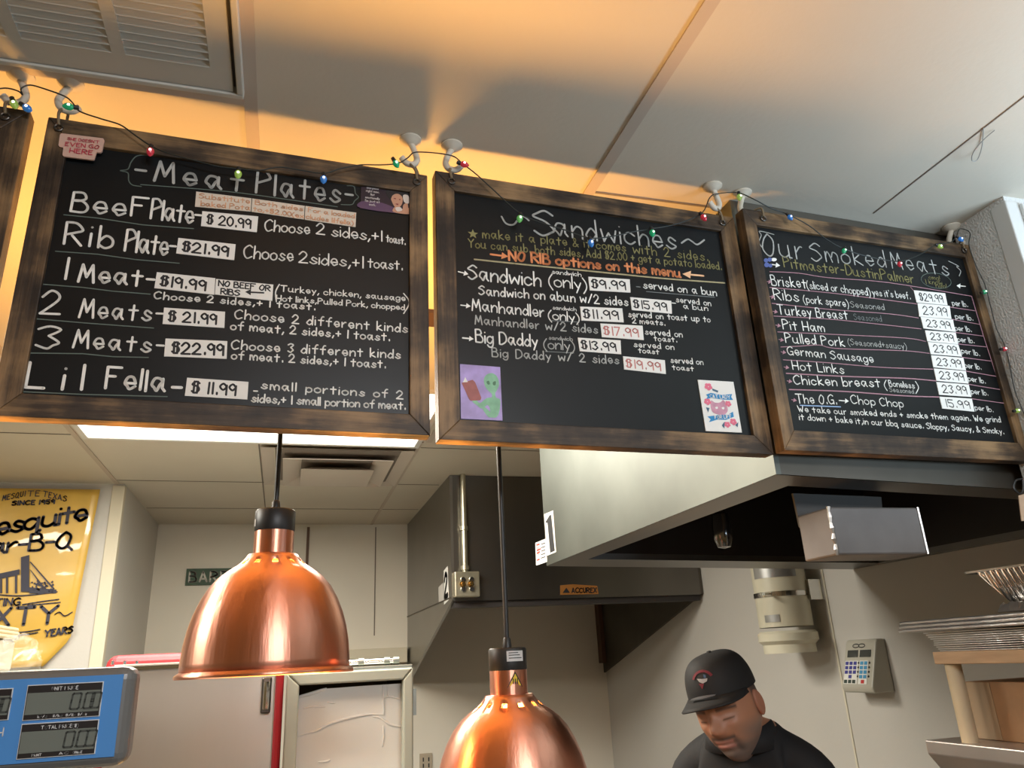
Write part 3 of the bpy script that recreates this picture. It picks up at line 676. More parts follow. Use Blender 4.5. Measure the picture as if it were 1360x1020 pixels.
ln(b2, [(630,344.7),(700,352),(800,362),(880,370),(962,376)], 2.4, CYL, True)
arrow(b2, 608.6, 361, 622, 364.5, 1.8, CH); arrow(b2, 612, 405.5, 625, 407, 1.8, CH); arrow(b2, 614.4, 449, 629, 450.5, 2.2, CH)
wr(b2, 'Sandwich', 622, 371, 718, 381, 19, 2.4, gap=.22); wr(b2, '(only)', 729.5, 380, 779, 386, 16, 2.0); wr(b2, 'sandwich', 733, 363.5, 771.5, 367.5, 5.5, 1.2)
wr(b2, 'Sandwich on abun w/2 sides', 636, 391.5, 834, 406.5, 12, 2.0, gap=.3, space=.5)
wr(b2, 'served on a bun', 854.6, 383, 951.5, 393, 9.5, 1.8, gap=.26, space=.6); ln(b2, [(845,381),(850,381.5)], 1.4, CD); ln(b2, [(858,387.5),(949,395)], 1.1, CD)
wr(b2, 'served on', 898, 401.5, 944, 406.5, 7.5, 1.5, gap=.3, space=.7); wr(b2, 'a bun', 908, 410, 940, 413, 7, 1.5, gap=.3); ln(b2, [(892,402.5),(897,403)], 1.3, CH)
wr(b2, 'Manhandler', 627, 412.5, 722.5, 421, 15, 2.0, gap=.24); wr(b2, '(only)', 728.7, 424, 769, 428, 12, 1.8); wr(b2, 'sandwich', 734, 411, 765, 413.5, 5, 1.0); ln(b2, [(731,426),(769,428)], 1.0, CD)
wr(b2, 'served on toast up to', 834.7, 421, 943, 428, 8, 1.6, gap=.28, space=.7); wr(b2, '2 meats.', 839.8, 429, 883, 432.5, 7, 1.5, gap=.28)
wr(b2, 'Manhandler w/2 sides', 631, 430.5, 793.7, 443, 11.5, 1.8, CG, gap=.3, space=.6)
wr(b2, 'served on', 857, 444.6, 906, 448, 8, 1.6, gap=.3, space=.7); wr(b2, 'toast.', 868.6, 453, 898.6, 454.5, 7, 1.5, gap=.3)
wr(b2, 'Big Daddy', 632, 454.5, 714, 461, 16, 2.2, gap=.24); wr(b2, '(only)', 722.6, 463, 762.8, 466, 13, 1.7, CG); wr(b2, 'sandwich', 728.8, 451, 760, 453, 5, 1.0, CG); ln(b2, [(724,467),(762,469)], 1.0, CD)
wr(b2, 'served on', 842, 461, 895, 464.5, 7.5, 1.5, gap=.3, space=.7); wr(b2, 'toast', 848, 468.5, 875, 470.5, 6.5, 1.5, gap=.3)
wr(b2, 'Big Daddy w/ 2 sides', 653.6, 474, 822, 483.5, 11.5, 1.8, CG, gap=.3, space=.7)
wr(b2, 'served on', 891, 482, 933.6, 484.5, 7.5, 1.5, gap=.3, space=.6); wr(b2, 'toast', 893, 491, 921, 493, 6.5, 1.5, gap=.3)
M_rose = mat('faded_red_ink', (0.55, 0.20, 0.18), 0.6)
for t_, q, w_, ii, wh in (('$9.99', [(781,368),(836,371.5),(837,389),(783,386)], 2.3, None, 'beside Sandwich only'), ('$15.99', [(836.6,395),(891,400),(892,417),(838.7,412)], 2.1, None, 'beside Sandwich with 2 sides'),
        ('$11.99', [(770,407.5),(826,410),(828,428.5),(772,426)], 2.2, None, 'beside Manhandler only'), ('$17.99', [(797,430),(853,433),(854.6,452),(799,448)], 1.9, M_rose, 'in faded red beside Manhandler with 2 sides'),
        ('$13.99', [(767,448.8),(823.7,452.4),(824.7,470.8),(769.6,466.7)], 2.2, None, 'beside Big Daddy only'), ('$19.99', [(827,473.5),(882.5,478.7),(884,497),(828.5,491)], 1.9, M_rose, 'in faded red beside Big Daddy with 2 sides')):
    card('white price card reading %s %s' % (t_, wh), q, [(t_, .06, .88)], None, ii, w_, group=PC)
o, F, sh = pic('alien_picture', 'lilac drawing of a green alien holding a red packet on the Sandwiches board', [(610.6,484),(663.8,488),(667,559),(611.8,556.5)], mat('lilac_print', (0.36, 0.27, 0.58), 0.4, var=0.3, scale=30))
GA = mat('alien_green', (0.22, 0.47, 0.30), 0.5, var=0.2, scale=60)
sh('alien', [[(.58, .25), (.66, .16), (.80, .13), (.92, .20), (.95, .34), (.88, .46), (.80, .52), (.70, .48), (.60, .38)], [(.76, .48), (.84, .48), (.86, .58), (.96, .62), (.94, .80), (.86, .94), (.72, .94), (.70, .78), (.62, .70), (.66, .60), (.76, .58)], [(.64, .60), (.70, .66), (.52, .80), (.38, .74), (.28, .68), (.34, .62), (.46, .70)], [(.52, .80), (.60, .78), (.76, .92), (.66, .95)]], GA)
sh('packet', [[(.03, .35), (.30, .28), (.36, .32), (.50, .60), (.48, .65), (.24, .67), (.20, .64)]], mat('packet_red', (0.32, 0.09, 0.08), 0.5, var=0.2, scale=60), False, .0024)
sh('packet_corner', [[(.06, .34), (.12, .24), (.18, .33)]], M_paper, False, .0026)
sh('eyes', [[(.64, .30), (.70, .28), (.72, .34), (.67, .35)], [(.80, .30), (.87, .28), (.86, .35), (.80, .35)]], mat('alien_line', (0.07, 0.18, 0.10), 0.5), True, .0026)
o, F, sh = pic('cat_card', 'white card with a pink cat and blue ribbons reading Cat Lady for Life', [(926,504.8),(973.3,507.5),(984.7,574.9),(936.7,572.8)], M_paper)
BL = mat('ribbon_blue', (0.02, 0.24, 0.52), 0.5); PK = mat('flower_pink', (0.75, 0.16, 0.25), 0.5); CT = mat('cat_pink', (0.55, 0.27, 0.36), 0.5, var=0.2, scale=80); NV = mat('leaf_navy', (0.05, 0.12, 0.20), 0.5)
sh('ribbon', [[(.16, .29), (.30, .25), (.60, .28), (.90, .25), (.86, .31), (.90, .37), (.60, .37), (.30, .35), (.14, .38), (.20, .33)], [(.10, .72), (.40, .68), (.70, .66), (.84, .60), (.84, .70), (.60, .77), (.36, .77), (.12, .83), (.18, .77)]], BL, False, .0024)
sh('cat_face', [[(.28, .40), (.38, .44), (.52, .43), (.62, .38), (.68, .46), (.70, .58), (.58, .67), (.40, .67), (.26, .62), (.24, .50)]], CT, True, .0023)
fl = []
for cx_, cy_, r_f in ((.26, .13, .10), (.17, .43, .09), (.74, .45, .08), (.80, .80, .09), (.62, .86, .08)):
    for k in range(5):
        an = k*1.2566+.3; fx, fy = cx_+math.cos(an)*r_f*.62, cy_+math.sin(an)*r_f*.42
        fl.append([(fx+math.cos(t_)*r_f*.5, fy+math.sin(t_)*r_f*.34) for t_ in (0, 1.05, 2.09, 3.14, 4.19, 5.24)])
sh('flowers', fl, PK, True, .0026)
sh('leaves', [[(.36, .16), (.52, .20), (.50, .24), (.36, .20)], [(.10, .54), (.20, .55), (.14, .64)], [(.46, .88), (.56, .80), (.52, .94)], [(.84, .86), (.94, .80), (.90, .90)]], NV, False, .0025)
sh('cat_eyes', [[(.36, .53), (.43, .52), (.42, .56), (.37, .56)], [(.54, .53), (.61, .52), (.60, .56), (.55, .56)]], M_paper, True, .0026)
ink = Ink(.0029)
ink.text('CAT LADY', F(.26, .352), F(.82, .352), F(.26, .285)-F(.26, .352), 1.0*PXS, gap=.3, jit=0); ink.text('FOR LIFE', F(.30, .765), F(.76, .728), F(.30, .69)-F(.30, .758), 1.0*PXS, gap=.3, jit=0)
ink.build('lettering', M_paper, o)

# --- board three: Our Smoked Meats
BD[0] = .03
wr(b3, 'Our', 1014.5, 339, 1067, 345, 28, 2.4, CG, gap=.3); wr(b3, 'Smoked', 1078, 346, 1177, 355, 23, 2.2, CG, gap=.3); wr(b3, 'Meats', 1185, 356, 1260.6, 366, 21, 2.1, CG, gap=.34)
ln(b3, [(1027.5,311.7),(1018,309),(1008,307.4),(1010.7,312.6),(1008,322),(1013.5,331)], 1.5, CG, True); ln(b3, [(1259.6,347),(1272.7,353.6),(1270,354.5),(1275.5,360),(1273.6,366.6)], 1.5, CG, True)
wr(b3, 'Pitmaster-DustinPalmer', 1041.5, 355, 1214, 376.5, 13.5, 2.0, CY, gap=.26)
ink = Ink(.0008)
for cx_, cy_, rr in ((1017, 346, 3), (1022, 345, 3), (1018, 352, 3.4), (1023, 353, 2.6)): ink.fill([PX(cx_+rr*math.cos(a), cy_+rr*math.sin(a)) for a in [k*.7854 for k in range(8)]])
ink.build('chalk_flower', CBD, b3)
ink = Ink(.0008); ink.fill([PX(1027.5+4*math.cos(k*.7854), 345+2.4*math.sin(k*.7854)) for k in range(8)]); ink.build('chalk_bubble', CH, b3)
arrow(b3, 1025, 351.5, 1036, 353, 2.0, CH, 6, 3.4); arrow(b3, 1282, 380.5, 1270, 379.6, 1.6, CH, 5, 3.2)
ln(b3, [(1243+20*math.cos(k*.3307), 373+20*math.cos(k*.3307)*.12+10*math.sin(k*.3307)) for k in range(20)], .9, CV)
for t_, x_, y_ in (('omg!', 1234, 371), ('I know', 1230, 377), ('him!', 1243, 382)): wr(b3, t_, x_, y_, x_+len(t_)*3.6, y_+1.6, 6, .9, CY, gap=.3)
PL = [([(1022,361),(1060,363),(1100,369),(1180,375.6),(1290,393.6)]), ([(1022,382),(1100,389),(1180,399),(1218,404)]), ([(1025,403),(1100,411),(1180,417),(1219.6,422.5)]), ([(1027.5,420),(1100,424),(1160,430),(1223,437)]),
      ([(1032.5,441),(1100,444),(1200,449),(1229,453.7)]), ([(1036.7,461),(1060,460),(1088,458.5),(1111.7,463),(1200,466),(1234,469.5)]), ([(1040,478),(1100,482),(1170,488),(1238.7,490.5)]), ([(1044,496),(1120,500),(1200,502.5),(1243,506)]),
      ([(1048,517.5),(1120,520),(1200,525.8),(1247,527.5)])]
for i_, pl in enumerate(PL): ln(b3, pl, 1.8 if i_ in (7, 8) else 1.25, CP, True)
for pl in ([(1258,407.5),(1295,413)], [(1263,424),(1300.6,431)], [(1268,441.6),(1306,446.6)], [(1272,457),(1310,461)], [(1277,474.7),(1318,480)], [(1282,493),(1322.5,500)], [(1285.6,510.5),(1328,517.6)], [(1290,529.7),(1335,536)]): ln(b3, pl, 1.2, CP)
ln(b3, [(1290,393.6),(1306,447),(1335,536)], 1.6, CP); ln(b3, [(1209,381.5),(1213,386)], 1.1, CP)
for p in ((1018,374),(1022,394),(1026,413.6),(1030,432),(1034,451),(1037,467.5),(1041,487.6),(1045,506),(1051,531)): arrow(b3, p[0], p[1], p[0]+7, p[1]+1.2, 1.2, CP, 4.5, 2.8)
for t_, x0_, y0_, x1_, y1_, c_, w_, mm in (('Brisket', 1025, 379, 1071, 383, 13, 1.8, CH), ('(sliced or chopped)', 1072, 383, 1156, 393, 10, 1.5, CH), ("yes it's beef.", 1159, 392.5, 1209, 397.5, 9, 1.3, CH),
        ('Ribs', 1028.4, 397.5, 1061, 401, 14, 1.8, CH), ('(pork spare)', 1067.5, 402, 1127, 408, 10, 1.5, CH), ('Seasoned', 1130, 408.5, 1174.6, 412, 8, 1.2, CG),
        ('Turkey Breast', 1033.5, 417.5, 1126, 424.5, 12.5, 1.8, CH), ('Seasoned', 1134.5, 425, 1171, 427.5, 8, 1.1, CD), ('Pit Ham', 1040, 437, 1095, 441, 12, 1.8, CH),
        ('Pulled Pork', 1043.5, 455, 1121.7, 460, 12, 1.8, CH), ('(Seasoned+saucy)', 1126.7, 458, 1204, 464, 8, 1.2, CG), ('German Sausage', 1046.5, 471, 1160, 482, 11, 1.7, CH),
        ('Hot Links', 1053, 491, 1121, 496.5, 12, 1.7, CH), ('Chicken breast', 1055, 510.5, 1169, 514.5, 12, 1.8, CH), ('Boneless', 1181, 513, 1214.5, 516, 8, 1.5, CH), ('Seasoned', 1181.7, 520.5, 1213.5, 523, 6, 1.1, CG),
        ('The O.G.', 1058, 535.5, 1111, 537, 12, 1.7, CH), ('Chop Chop', 1131, 536, 1199.6, 541, 11, 1.6, CH),
        ('We take our smoked ends + smoke them again. We grind', 1060, 547, 1329, 561, 8, 1.5, CH), ('it down + bake it,in our bbq sauce. Sloppy, Saucy, & Smoky.', 1061.7, 557.5, 1333, 576.5, 8, 1.5, CH)):
    wr(b3, t_, x0_, y0_, x1_, y1_, c_, w_, mm, gap=.28, space=.5)
ln(b3, [(1062.5,538.5),(1116,540.5)], 1.7, CB); arrow(b3, 1114, 532, 1127, 533, 1.6, CH, 5, 3.4)
ln(b3, [(1215.4,506.8),(1219.5,514.8),(1216,522.8)], 1.5, CH, True); ln(b3, [(1176.5,505),(1174,511.7),(1178,519)], 1.5, CH, True)
Q3 = [[(1213,385.8),(1254.6,389.9),(1257.8,405.7),(1216.8,402)], [(1218,403),(1260.5,406.6),(1263,424),(1220.5,420.6)], [(1222,421),(1265,425),(1268,441),(1226,436.4)], [(1228,439),(1268.5,442),(1271.7,457.5),(1231,453.6)],
      [(1231.8,454.4),(1272,458),(1277,474),(1235.5,470.6)], [(1236,472),(1278.7,475.6),(1282.3,492.3),(1239,488)], [(1239.6,489.6),(1282,493.2),(1285.6,509.7),(1243,506)], [(1243,507.6),(1286,511),(1289.5,527.5),(1246.7,524.5)], [(1247,527),(1290,529.7),(1293.6,547),(1250.8,542.7)]]
nm = ['Brisket', 'Ribs', 'Turkey Breast', 'Pit Ham', 'Pulled Pork', 'German Sausage', 'Hot Links', 'Chicken breast', 'The O.G. Chop Chop']
for i_, q in enumerate(Q3):
    t_ = '$29.99' if i_ == 0 else ('15.99' if i_ == 8 else '23.99')
    card('white price card reading %s in the %s row' % (t_, nm[i_]), q, [(t_, .13, .88)], None, None, 1.7, group=PC)
for x_, y_, x2_, y2_ in ((1265,405.7,1285,407.8),(1269,423.5,1292,426),(1268.5,439,1290,441),(1272,454,1293.6,456),(1277,469,1301,473),(1281,488.5,1303,491),(1286,506,1308.5,509.5),(1290,523,1312,525.5),(1295,544.5,1318.8,547.5)):
    wr(b3, 'per lb.', x_, y_, x2_, y2_, 7, 1.2, CH, gap=.24, space=.4)
BD[0] = 0.0

# ------------------------------------------------------------------ ceiling hooks
M_hook = mat('painted_hook', (0.62, 0.56, 0.46), 0.5)
where = ['holding the board cut off at the left edge', 'at the left end of the Meat Plates board', 'at the right end of the Meat Plates board', 'at the left end of the Sandwiches board',
         'at the right end of the Sandwiches board', 'at the left end of the Smoked Meats board', 'at the right end of the Smoked Meats board']
def add_hook():
    o = thing('ceiling_hook', 'x', 'hook', (0, 0, ZC), 'ceiling hooks above the menu boards')
    MB().lathe([(.021, 0), (.021, -.003), (.014, -.008), (.0085, -.012), (0, -.014)], (0, 0, ZC), 20).build('base', M_hook, o, smooth=True)
    MB().tube(bez([(0, 0, ZC-.008), (.007, 0, ZC-.022), (.013, 0, ZC-.042), (.006, 0, ZC-.055), (-.008, 0, ZC-.056), (-.018, 0, ZC-.046)], 5), .0062, 10).build('hook', M_hook, o, smooth=True)
    return o
hk0 = add_hook()
def dup(o):
    c = o.copy(); C.objects.link(c)
    for ch in [k for k in bpy.data.objects if k.parent == o]:
        d_ = ch.copy(); C.objects.link(d_); d_.parent = c
        for g2 in [k for k in bpy.data.objects if k.parent == ch]:
            e_ = g2.copy(); C.objects.link(e_); e_.parent = d_
    return c
for i, (hx, hy) in enumerate(HK):
    o = hk0 if i == 0 else dup(hk0)
    o.location = W((hx, hy, ZC-.0005)); o.rotation_euler = (0, 0, [0, 3.3, .2, 3.0, .3, 3.3, 2.6][i])
    o['label'] = 'painted hook in the ceiling ' + where[i]

# ------------------------------------------------------------------ string of coloured bulbs
sl = thing('string_lights', 'string of small coloured bulbs on a dark wire draped over the boards', 'string lights', (0.5, 1.19, .85))
wire = [(-20, 122), (6, 117), (24, 121), (30, 126), (28, 118), (40, 113), (62, 119), (86, 128), (96, 136), (106, 148), (135, 158), (160, 166), (180, 180), (201, 194), (225, 204), (262, 214), (290, 221), (317, 224),
        (345, 226), (372, 222), (400, 226), (430, 230), (452, 224), (480, 219), (505, 219), (528, 217), (541, 210), (549, 203), (562, 202), (585, 204), (603, 208), (614, 217), (632, 231), (652, 249), (690, 283),
        (720, 296), (752, 306), (783, 316), (812, 314), (840, 308), (865, 304), (900, 297), (932, 283), (943, 262), (955, 257), (980, 256), (1000, 264), (1025, 277), (1047, 285), (1075, 300), (1098, 318), (1120, 330), (1150, 340), (1193, 347),
        (1222, 338), (1243, 325), (1262, 322), (1270, 314), (1275, 304), (1288, 309), (1287, 326), (1296, 352), (1308, 378), (1316, 408), (1324, 438), (1335, 460), (1341, 485), (1347, 515), (1356, 540), (1372, 575)]
def sp(x, y, e=0.0): return bpt(x, y, -.014-e-(.03 if x > 985 else 0))
MB().tube(bez([sp(*p) for p in wire], 5), .0012, 6).build('wire', mat('green_black_wire', (0.012, 0.016, 0.013), 0.5), sl, smooth=True)
COL = {'green': (0.02, 0.62, 0.25), 'blue': (0.06, 0.32, 0.95), 'red': (0.95, 0.06, 0.10), 'yellow': (0.55, 0.85, 0.16), 'lime': (0.25, 0.85, 0.22)}
BULB = {k: mat('bulb_'+k, tuple(c*.45 for c in v), 0.08, emit=v, es=0.16, coat=.5) for k, v in COL.items()}
M_fil = {k: mat('filament_'+k, (1, 1, 1), .3, emit=tuple(min(1, c*.5+.5) for c in v), es=3.5) for k, v in COL.items()}
for (x, y, ck, dx, dz) in [(16, 131, 'yellow', .4, -.9), (28, 138, 'blue', .8, -.6), (103, 143, 'green', -1, -.15), (201, 194, 'red', 0, -1), (317, 224, 'yellow', 0, -1), (430, 231, 'blue', 0, -1), (522, 211, 'green', .45, -.9), (608, 216, 'red', .8, -.2),
                           (691, 284, 'lime', -.2, -1), (783, 316, 'blue', .1, -1), (865, 303, 'green', 0, -1), (930, 283, 'red', .4, -.8), (981, 256, 'yellow', -.1, -1), (1045, 284, 'blue', .4, -.7), (1122, 329, 'green', -.5, -.9), (1194, 346, 'red', -.2, -1),
                           (1243, 325, 'yellow', .9, -.4), (1271, 314, 'blue', .7, -.7), (1303, 389, 'green', .9, .25), (1329, 464, 'red', 1, .1), (1346, 546, 'yellow', 1, .1)]:
    c0 = sp(x, y, .004); ax = (BU*dx + BV*dz - BN*-.12).normalized()
    k_ = .56 if x > 1000 else .66
    b_ = MB().lathe([(.0045*k_, .008*k_), (.0085*k_, .013*k_), (.0095*k_, .018*k_), (.0075*k_, .026*k_), (.003*k_, .032*k_), (0, .0335*k_)], c0, 14, axis=ax).build('bulb', BULB[ck], sl, smooth='all', label='small %s bulb' % ck)
    MB().lathe([(0, -.004*k_), (.0055*k_, -.003*k_), (.006*k_, .008*k_), (.0045*k_, .009*k_)], c0, 10, axis=ax).build('socket', M_black, b_, smooth=True)
    MB().lathe([(0, .0140*k_), (.0035*k_, .016*k_), (.0035*k_, .020*k_), (0, .022*k_)], c0+BN*.0074*k_, 8, axis=ax).build('glow', M_fil[ck], b_, smooth='all')
# thin loose wire loop on the ceiling
MB().tube(bez([at(1306, 170, Z=.948), at(1304, 195, Z=.945), at(1298, 212, Z=.935), at(1291, 213, Z=.93), at(1293, 202, Z=.93), at(1306, 186, Z=.94), at(1321, 173, Z=.947)], 6), .0011, 5).build('loose_wire', mat('grey_wire', (0.33, 0.32, 0.30), .5), smooth=True)
tag(bpy.data.objects['loose_wire'], 'thin loop of grey wire dangling from the ceiling at the upper right', 'wire')

# ------------------------------------------------------------------ copper heat lamps
M_cop, nt, b = _mat('brushed_copper')
b.inputs['Base Color'].default_value = (0.74, 0.345, 0.24, 1); b.inputs['Metallic'].default_value = 1.0; b.inputs['Roughness'].default_value = 0.36; b.inputs['Anisotropic'].default_value = 0.8; b.inputs['Anisotropic Rotation'].default_value = 0.25
tg_ = nt.nodes.new('ShaderNodeTangent'); tg_.direction_type = 'RADIAL'; tg_.axis = 'Z'; nt.links.new(tg_.outputs[0], b.inputs['Tangent'])
tc_ = nt.nodes.new('ShaderNodeTexCoord'); mp_ = nt.nodes.new('ShaderNodeMapping'); mp_.inputs['Scale'].default_value = (70, 70, 2.5); nt.links.new(tc_.outputs['Object'], mp_.inputs['Vector'])
nz_ = nt.nodes.new('ShaderNodeTexNoise'); nz_.inputs['Scale'].default_value = 1.0; nz_.inputs['Detail'].default_value = 6; nt.links.new(mp_.outputs[0], nz_.inputs['Vector'])
bp_ = nt.nodes.new('ShaderNodeBump'); bp_.inputs['Strength'].default_value = 0.22; bp_.inputs['Distance'].default_value = 0.004; nt.links.new(nz_.outputs['Fac'], bp_.inputs['Height']); nt.links.new(bp_.outputs[0], b.inputs['Normal'])
M_cop_in = mat('copper_inside', (0.70, 0.40, 0.22), 0.45, 0.6)
def lamp(label, cx, cy, zr, sticker=False):
    o = thing('heat_lamp', label, 'lamp', (cx, cy, zr), 'copper heat lamps hanging over the counter')
    prof = [(.0425, .1985), (.046, .193), (.052, .186), (.060, .179), (.074, .170), (.088, .159), (.102, .143), (.114, .122), (.124, .098), (.131, .073), (.1355, .047), (.1375, .020), (.138, .007)]
    skip = lambda i, k: i == 2 and (k % 6) in (0, 1)
    MB().lathe(prof, (cx, cy, zr), 72, skip).build('shade', [M_cop], o, smooth='all', solid=-0.0012)
    MB().lathe([(.138, .008), (.1455, .003), (.1465, .0), (.1455, -.003), (.140, -.002), (.137, .004)], (cx, cy, zr), 72).build('rim', M_cop, o, smooth='all')
    MB().lathe([(.0345, .2440), (.0345, .200), (.0425, .1985)], (cx, cy, zr), 48).build('neck', M_cop, o, smooth=True)
    MB().lathe([(0, .280), (.033, .280), (.0355, .277), (.0355, .243), (.0345, .241), (0, .241)], (cx, cy, zr), 40).build('cap', M_black, o, smooth=True)
    MB().lathe([(0, .300), (.004, .300), (.007, .296), (.0085, .283), (.0085, .279)], (cx, cy, zr), 16).build('cord_grip', M_black, o, smooth=True)
    MB().tube([(cx, cy, zr+.29), (cx, cy, ZC-.002)], .0048, 10).build('cord', M_black, o, smooth=True)
    MB().lathe([(0, .185), (.012, .18), (.014, .15), (.030, .12), (.038, .09), (.034, .065), (0, .055)], (cx, cy, zr), 24).build('heat_bulb', mat('heat_bulb', (1, .5, .2), .3, emit=(1.0, 0.42, 0.10), es=26), o, smooth='all')
    d = bpy.data.lights.new('heat_lamp_light', 'POINT'); d.energy = 2.2; d.color = (1, .50, .18); d.shadow_soft_size = .03
    l = bpy.data.objects.new('heat_lamp_light', d); C.objects.link(l); l.location = W((cx, cy, zr+.035))
    return o
LX1, LX2, LY = -.0255, .4035, 1.45
l1 = lamp('copper dome heat lamp hanging higher, left of the two', LX1, LY, -.002)
l2 = lamp('copper dome heat lamp hanging lower, with a yellow warning triangle', LX2, LY, -.258)
def curved(cx, cy, r, a0, a1, z0, z1, n=10):
    f = MB(); vs = []
    for k in range(n+1):
        a_ = math.radians(a0+(a1-a0)*k/n)
        for z in (z0, z1): vs.append((cx+r*math.cos(a_), cy+r*math.sin(a_), z))
    return f.add(vs, [(2*k, 2*k+2, 2*k+3, 2*k+1) for k in range(n)])
lb = curved(LX2, LY, .0362, 252, 305, -.258+.256, -.258+.274).build('rating_label', mat('silver_label', (0.62, 0.62, 0.62), .35), l2, smooth=True)
f = MB()
for k, z in enumerate((.261, .266, .270)):
    g_ = curved(LX2, LY, .0365, 258, 299-6*k, -.258+z, -.258+z+.0014); f.add(g_.v, g_.f)
f.build('print', M_blackink, lb)
def triangle(rad, a0, z0, hgt, half, mm, nm, par):
    f = MB(); vs = []; n = 6
    for k in range(n+1):
        for s_ in (-1, 1):
            w_ = half*(1-k/n)*s_; a_ = math.radians(a0)+w_/rad
            vs.append((LX2+rad*math.cos(a_), LY+rad*math.sin(a_), z0+hgt*k/n))
    f.add(vs, [(2*k, 2*k+1, 2*k+3, 2*k+2) for k in range(n)]); return f.build(nm, mm, par)
tr = triangle(.0350, 275, -.258+.212, .027, .0155, M_blackink, 'warning_sticker', l2)
triangle(.0353, 275, -.258+.2145, .0205, .0115, mat('warning_yellow', (.75, .55, .04), .5), 'yellow_triangle', tr)
f = MB()
for s_ in (-.004, 0, .004):
    g_ = curved(LX2, LY, .0356, 275+s_*1600-1.4, 275+s_*1600+1.4, -.258+.2175, -.258+.2265, 2); f.add(g_.v, g_.f)
f.build('heat_mark', M_blackink, tr)
lb = curved(LX1, LY, .0362, 190, 205, -.002+.249, -.002+.262).build('side_label', MATS['silver_label'], l1, smooth=True)

# ------------------------------------------------------------------ poster
PY = 4.236
po = thing('poster', 'yellow plastic wrapped poster reading Mesquite Bar-B-Q Sixty Years on the left wall', 'poster', tuple(at(40, 860, Y=PY)))
M_post = mat('yellow_poster', (0.68, 0.42, 0.07), 0.30, var=0.10, scale=5, coat=0.6, bump=.12, bscale=9)
rows, cols = 26, 22
x0p, x1p = -1.84, -.935; ztp, zbp = .915, at(84, 884, Y=PY).z
f = MB(); vs = []
for r in range(rows+1):
    for c in range(cols+1):
        u, v = c/cols, r/rows
        xr_ = x1p - .045*v - .09*max(0, v-.86)/.14*(1 if True else 0)*max(0, u-.0)
        xx = x0p+(xr_-x0p)*u
        wv = .004*math.sin(9*u+5*v)*math.sin(7*v)+(.02*max(0, v-.88)/.12*math.sin(14*u+2) if v > .88 else 0)
        vs.append((xx, PY-.004-abs(wv), ztp+(zbp-ztp)*v))
f.add(vs, [(r*(cols+1)+c, r*(cols+1)+c+1, (r+1)*(cols+1)+c+1, (r+1)*(cols+1)+c) for r in range(rows) for c in range(cols)])
f.build('sheet', M_post, po, smooth='all', solid=.001)
NP = Vector((0, -1, 0)); PQ = lambda x, y: at(x, y, Y=PY-.012)
PXP = 4.3/FPX
M_navy = mat('poster_ink', (0.045, 0.045, 0.07), .6)
def pw(txt, x0, y0, x1, y1, cap, w, gap=.2, **k):
    ink = Ink(.001, NP); p0 = PQ(x0, y0); ch = abs(PQ(x0, y0-cap).z-p0.z)
    ink.text(txt, p0, PQ(x1, y1), BV*ch, w*PXP, gap, jit=.01, **k); return ink.build('lettering', M_navy, po)
pw('MESQU', 3, 665, 30, 659.5, 7, 1.0, .34); pw('ITE', 33, 659, 52, 659, 7, 1.0, .34); pw('TEXAS', 57, 659, 88, 666, 7, 1.0, .34)
pw('SINCE 1959', 16, 671, 72, 669, 5.5, 1.5, .3)
pw('Mesquite', -34, 716, 115, 690, 25, 3.5, .06); pw('Bar-B-Q', -36, 737, 96, 727, 22, 3.0, .12)
pw('CELEBRATING', -78, 808, 26, 803.5, 9.5, 1.7, .25); pw('SIXTY', -46, 833, 74, 827, 23, 3.4, .32); pw('YEARS', 59, 846, 96, 840, 8.5, 1.8, .28)
ink = Ink(.001, NP)
for p in ([(30, 803), (55, 799), (78, 796)], [(37, 804), (80, 800)], [(73, 816), (79, 813), (86, 818), (96, 813)], [(14, 841), (35, 839), (53, 836)], [(5, 845), (30, 843), (50, 840)], [(0, 790), (30, 791), (76, 786)]):
    ink.stroke(bez([PQ(*q) for q in p], 5), 1.3*PXP)
for pl in ([(28, 740), (39, 737), (39, 786), (28, 786)], [(39, 746), (41, 746), (72, 781), (69, 781)], [(39, 756), (41, 757), (60, 781), (57, 781)], [(-30, 768), (26, 756), (26, 763), (-30, 776)], [(-30, 776), (-26, 775), (-26, 790), (-30, 790)], [(0, 769), (3, 769), (3, 788), (0, 788)], [(8, 767), (11, 767), (11, 788), (8, 788)], [(20, 764), (23, 764), (23, 788), (20, 788)], [(39, 780), (75, 783), (75, 788), (39, 788)]):
    ink.fill([PQ(*q) for q in pl])
rr = random.Random(3)
for k in range(46):
    x, y = rr.uniform(40, 74), rr.uniform(771, 786); ink.fill([PQ(x+rr.uniform(1, 2.4)*math.cos(j*1.256), y+rr.uniform(.8, 1.8)*math.sin(j*1.256)) for j in range(5)])
ink.build('house_drawing', M_navy, po)

# ------------------------------------------------------------------ sign on the back wall
SY = 5.44
q = [at(248, 755.5, Y=SY), at(249.5, 777.5, Y=SY)]
sgz1, sgz0 = q[0].z, q[1].z
so = MB().box(q[0].x, -.12, SY-.006, SY+.008, sgz0, sgz1).build('wall_sign', mat('sign_green', (0.035, 0.085, 0.045), .5)); tag(so, 'dark green sign with white letters Barbecue on the back wall behind the left lamp', 'sign')
ink = Ink(.0075, NP); hgt = (sgz1-sgz0)*.58
ink.text('BARBECUE', (q[0].x+.022, SY, sgz0+hgt*.36), (-.145, SY, sgz0+hgt*.36), BV*hgt, .0115, gap=.34, jit=0)
ink.build('lettering', mat('sign_white', (.62, .60, .54), .6), so)

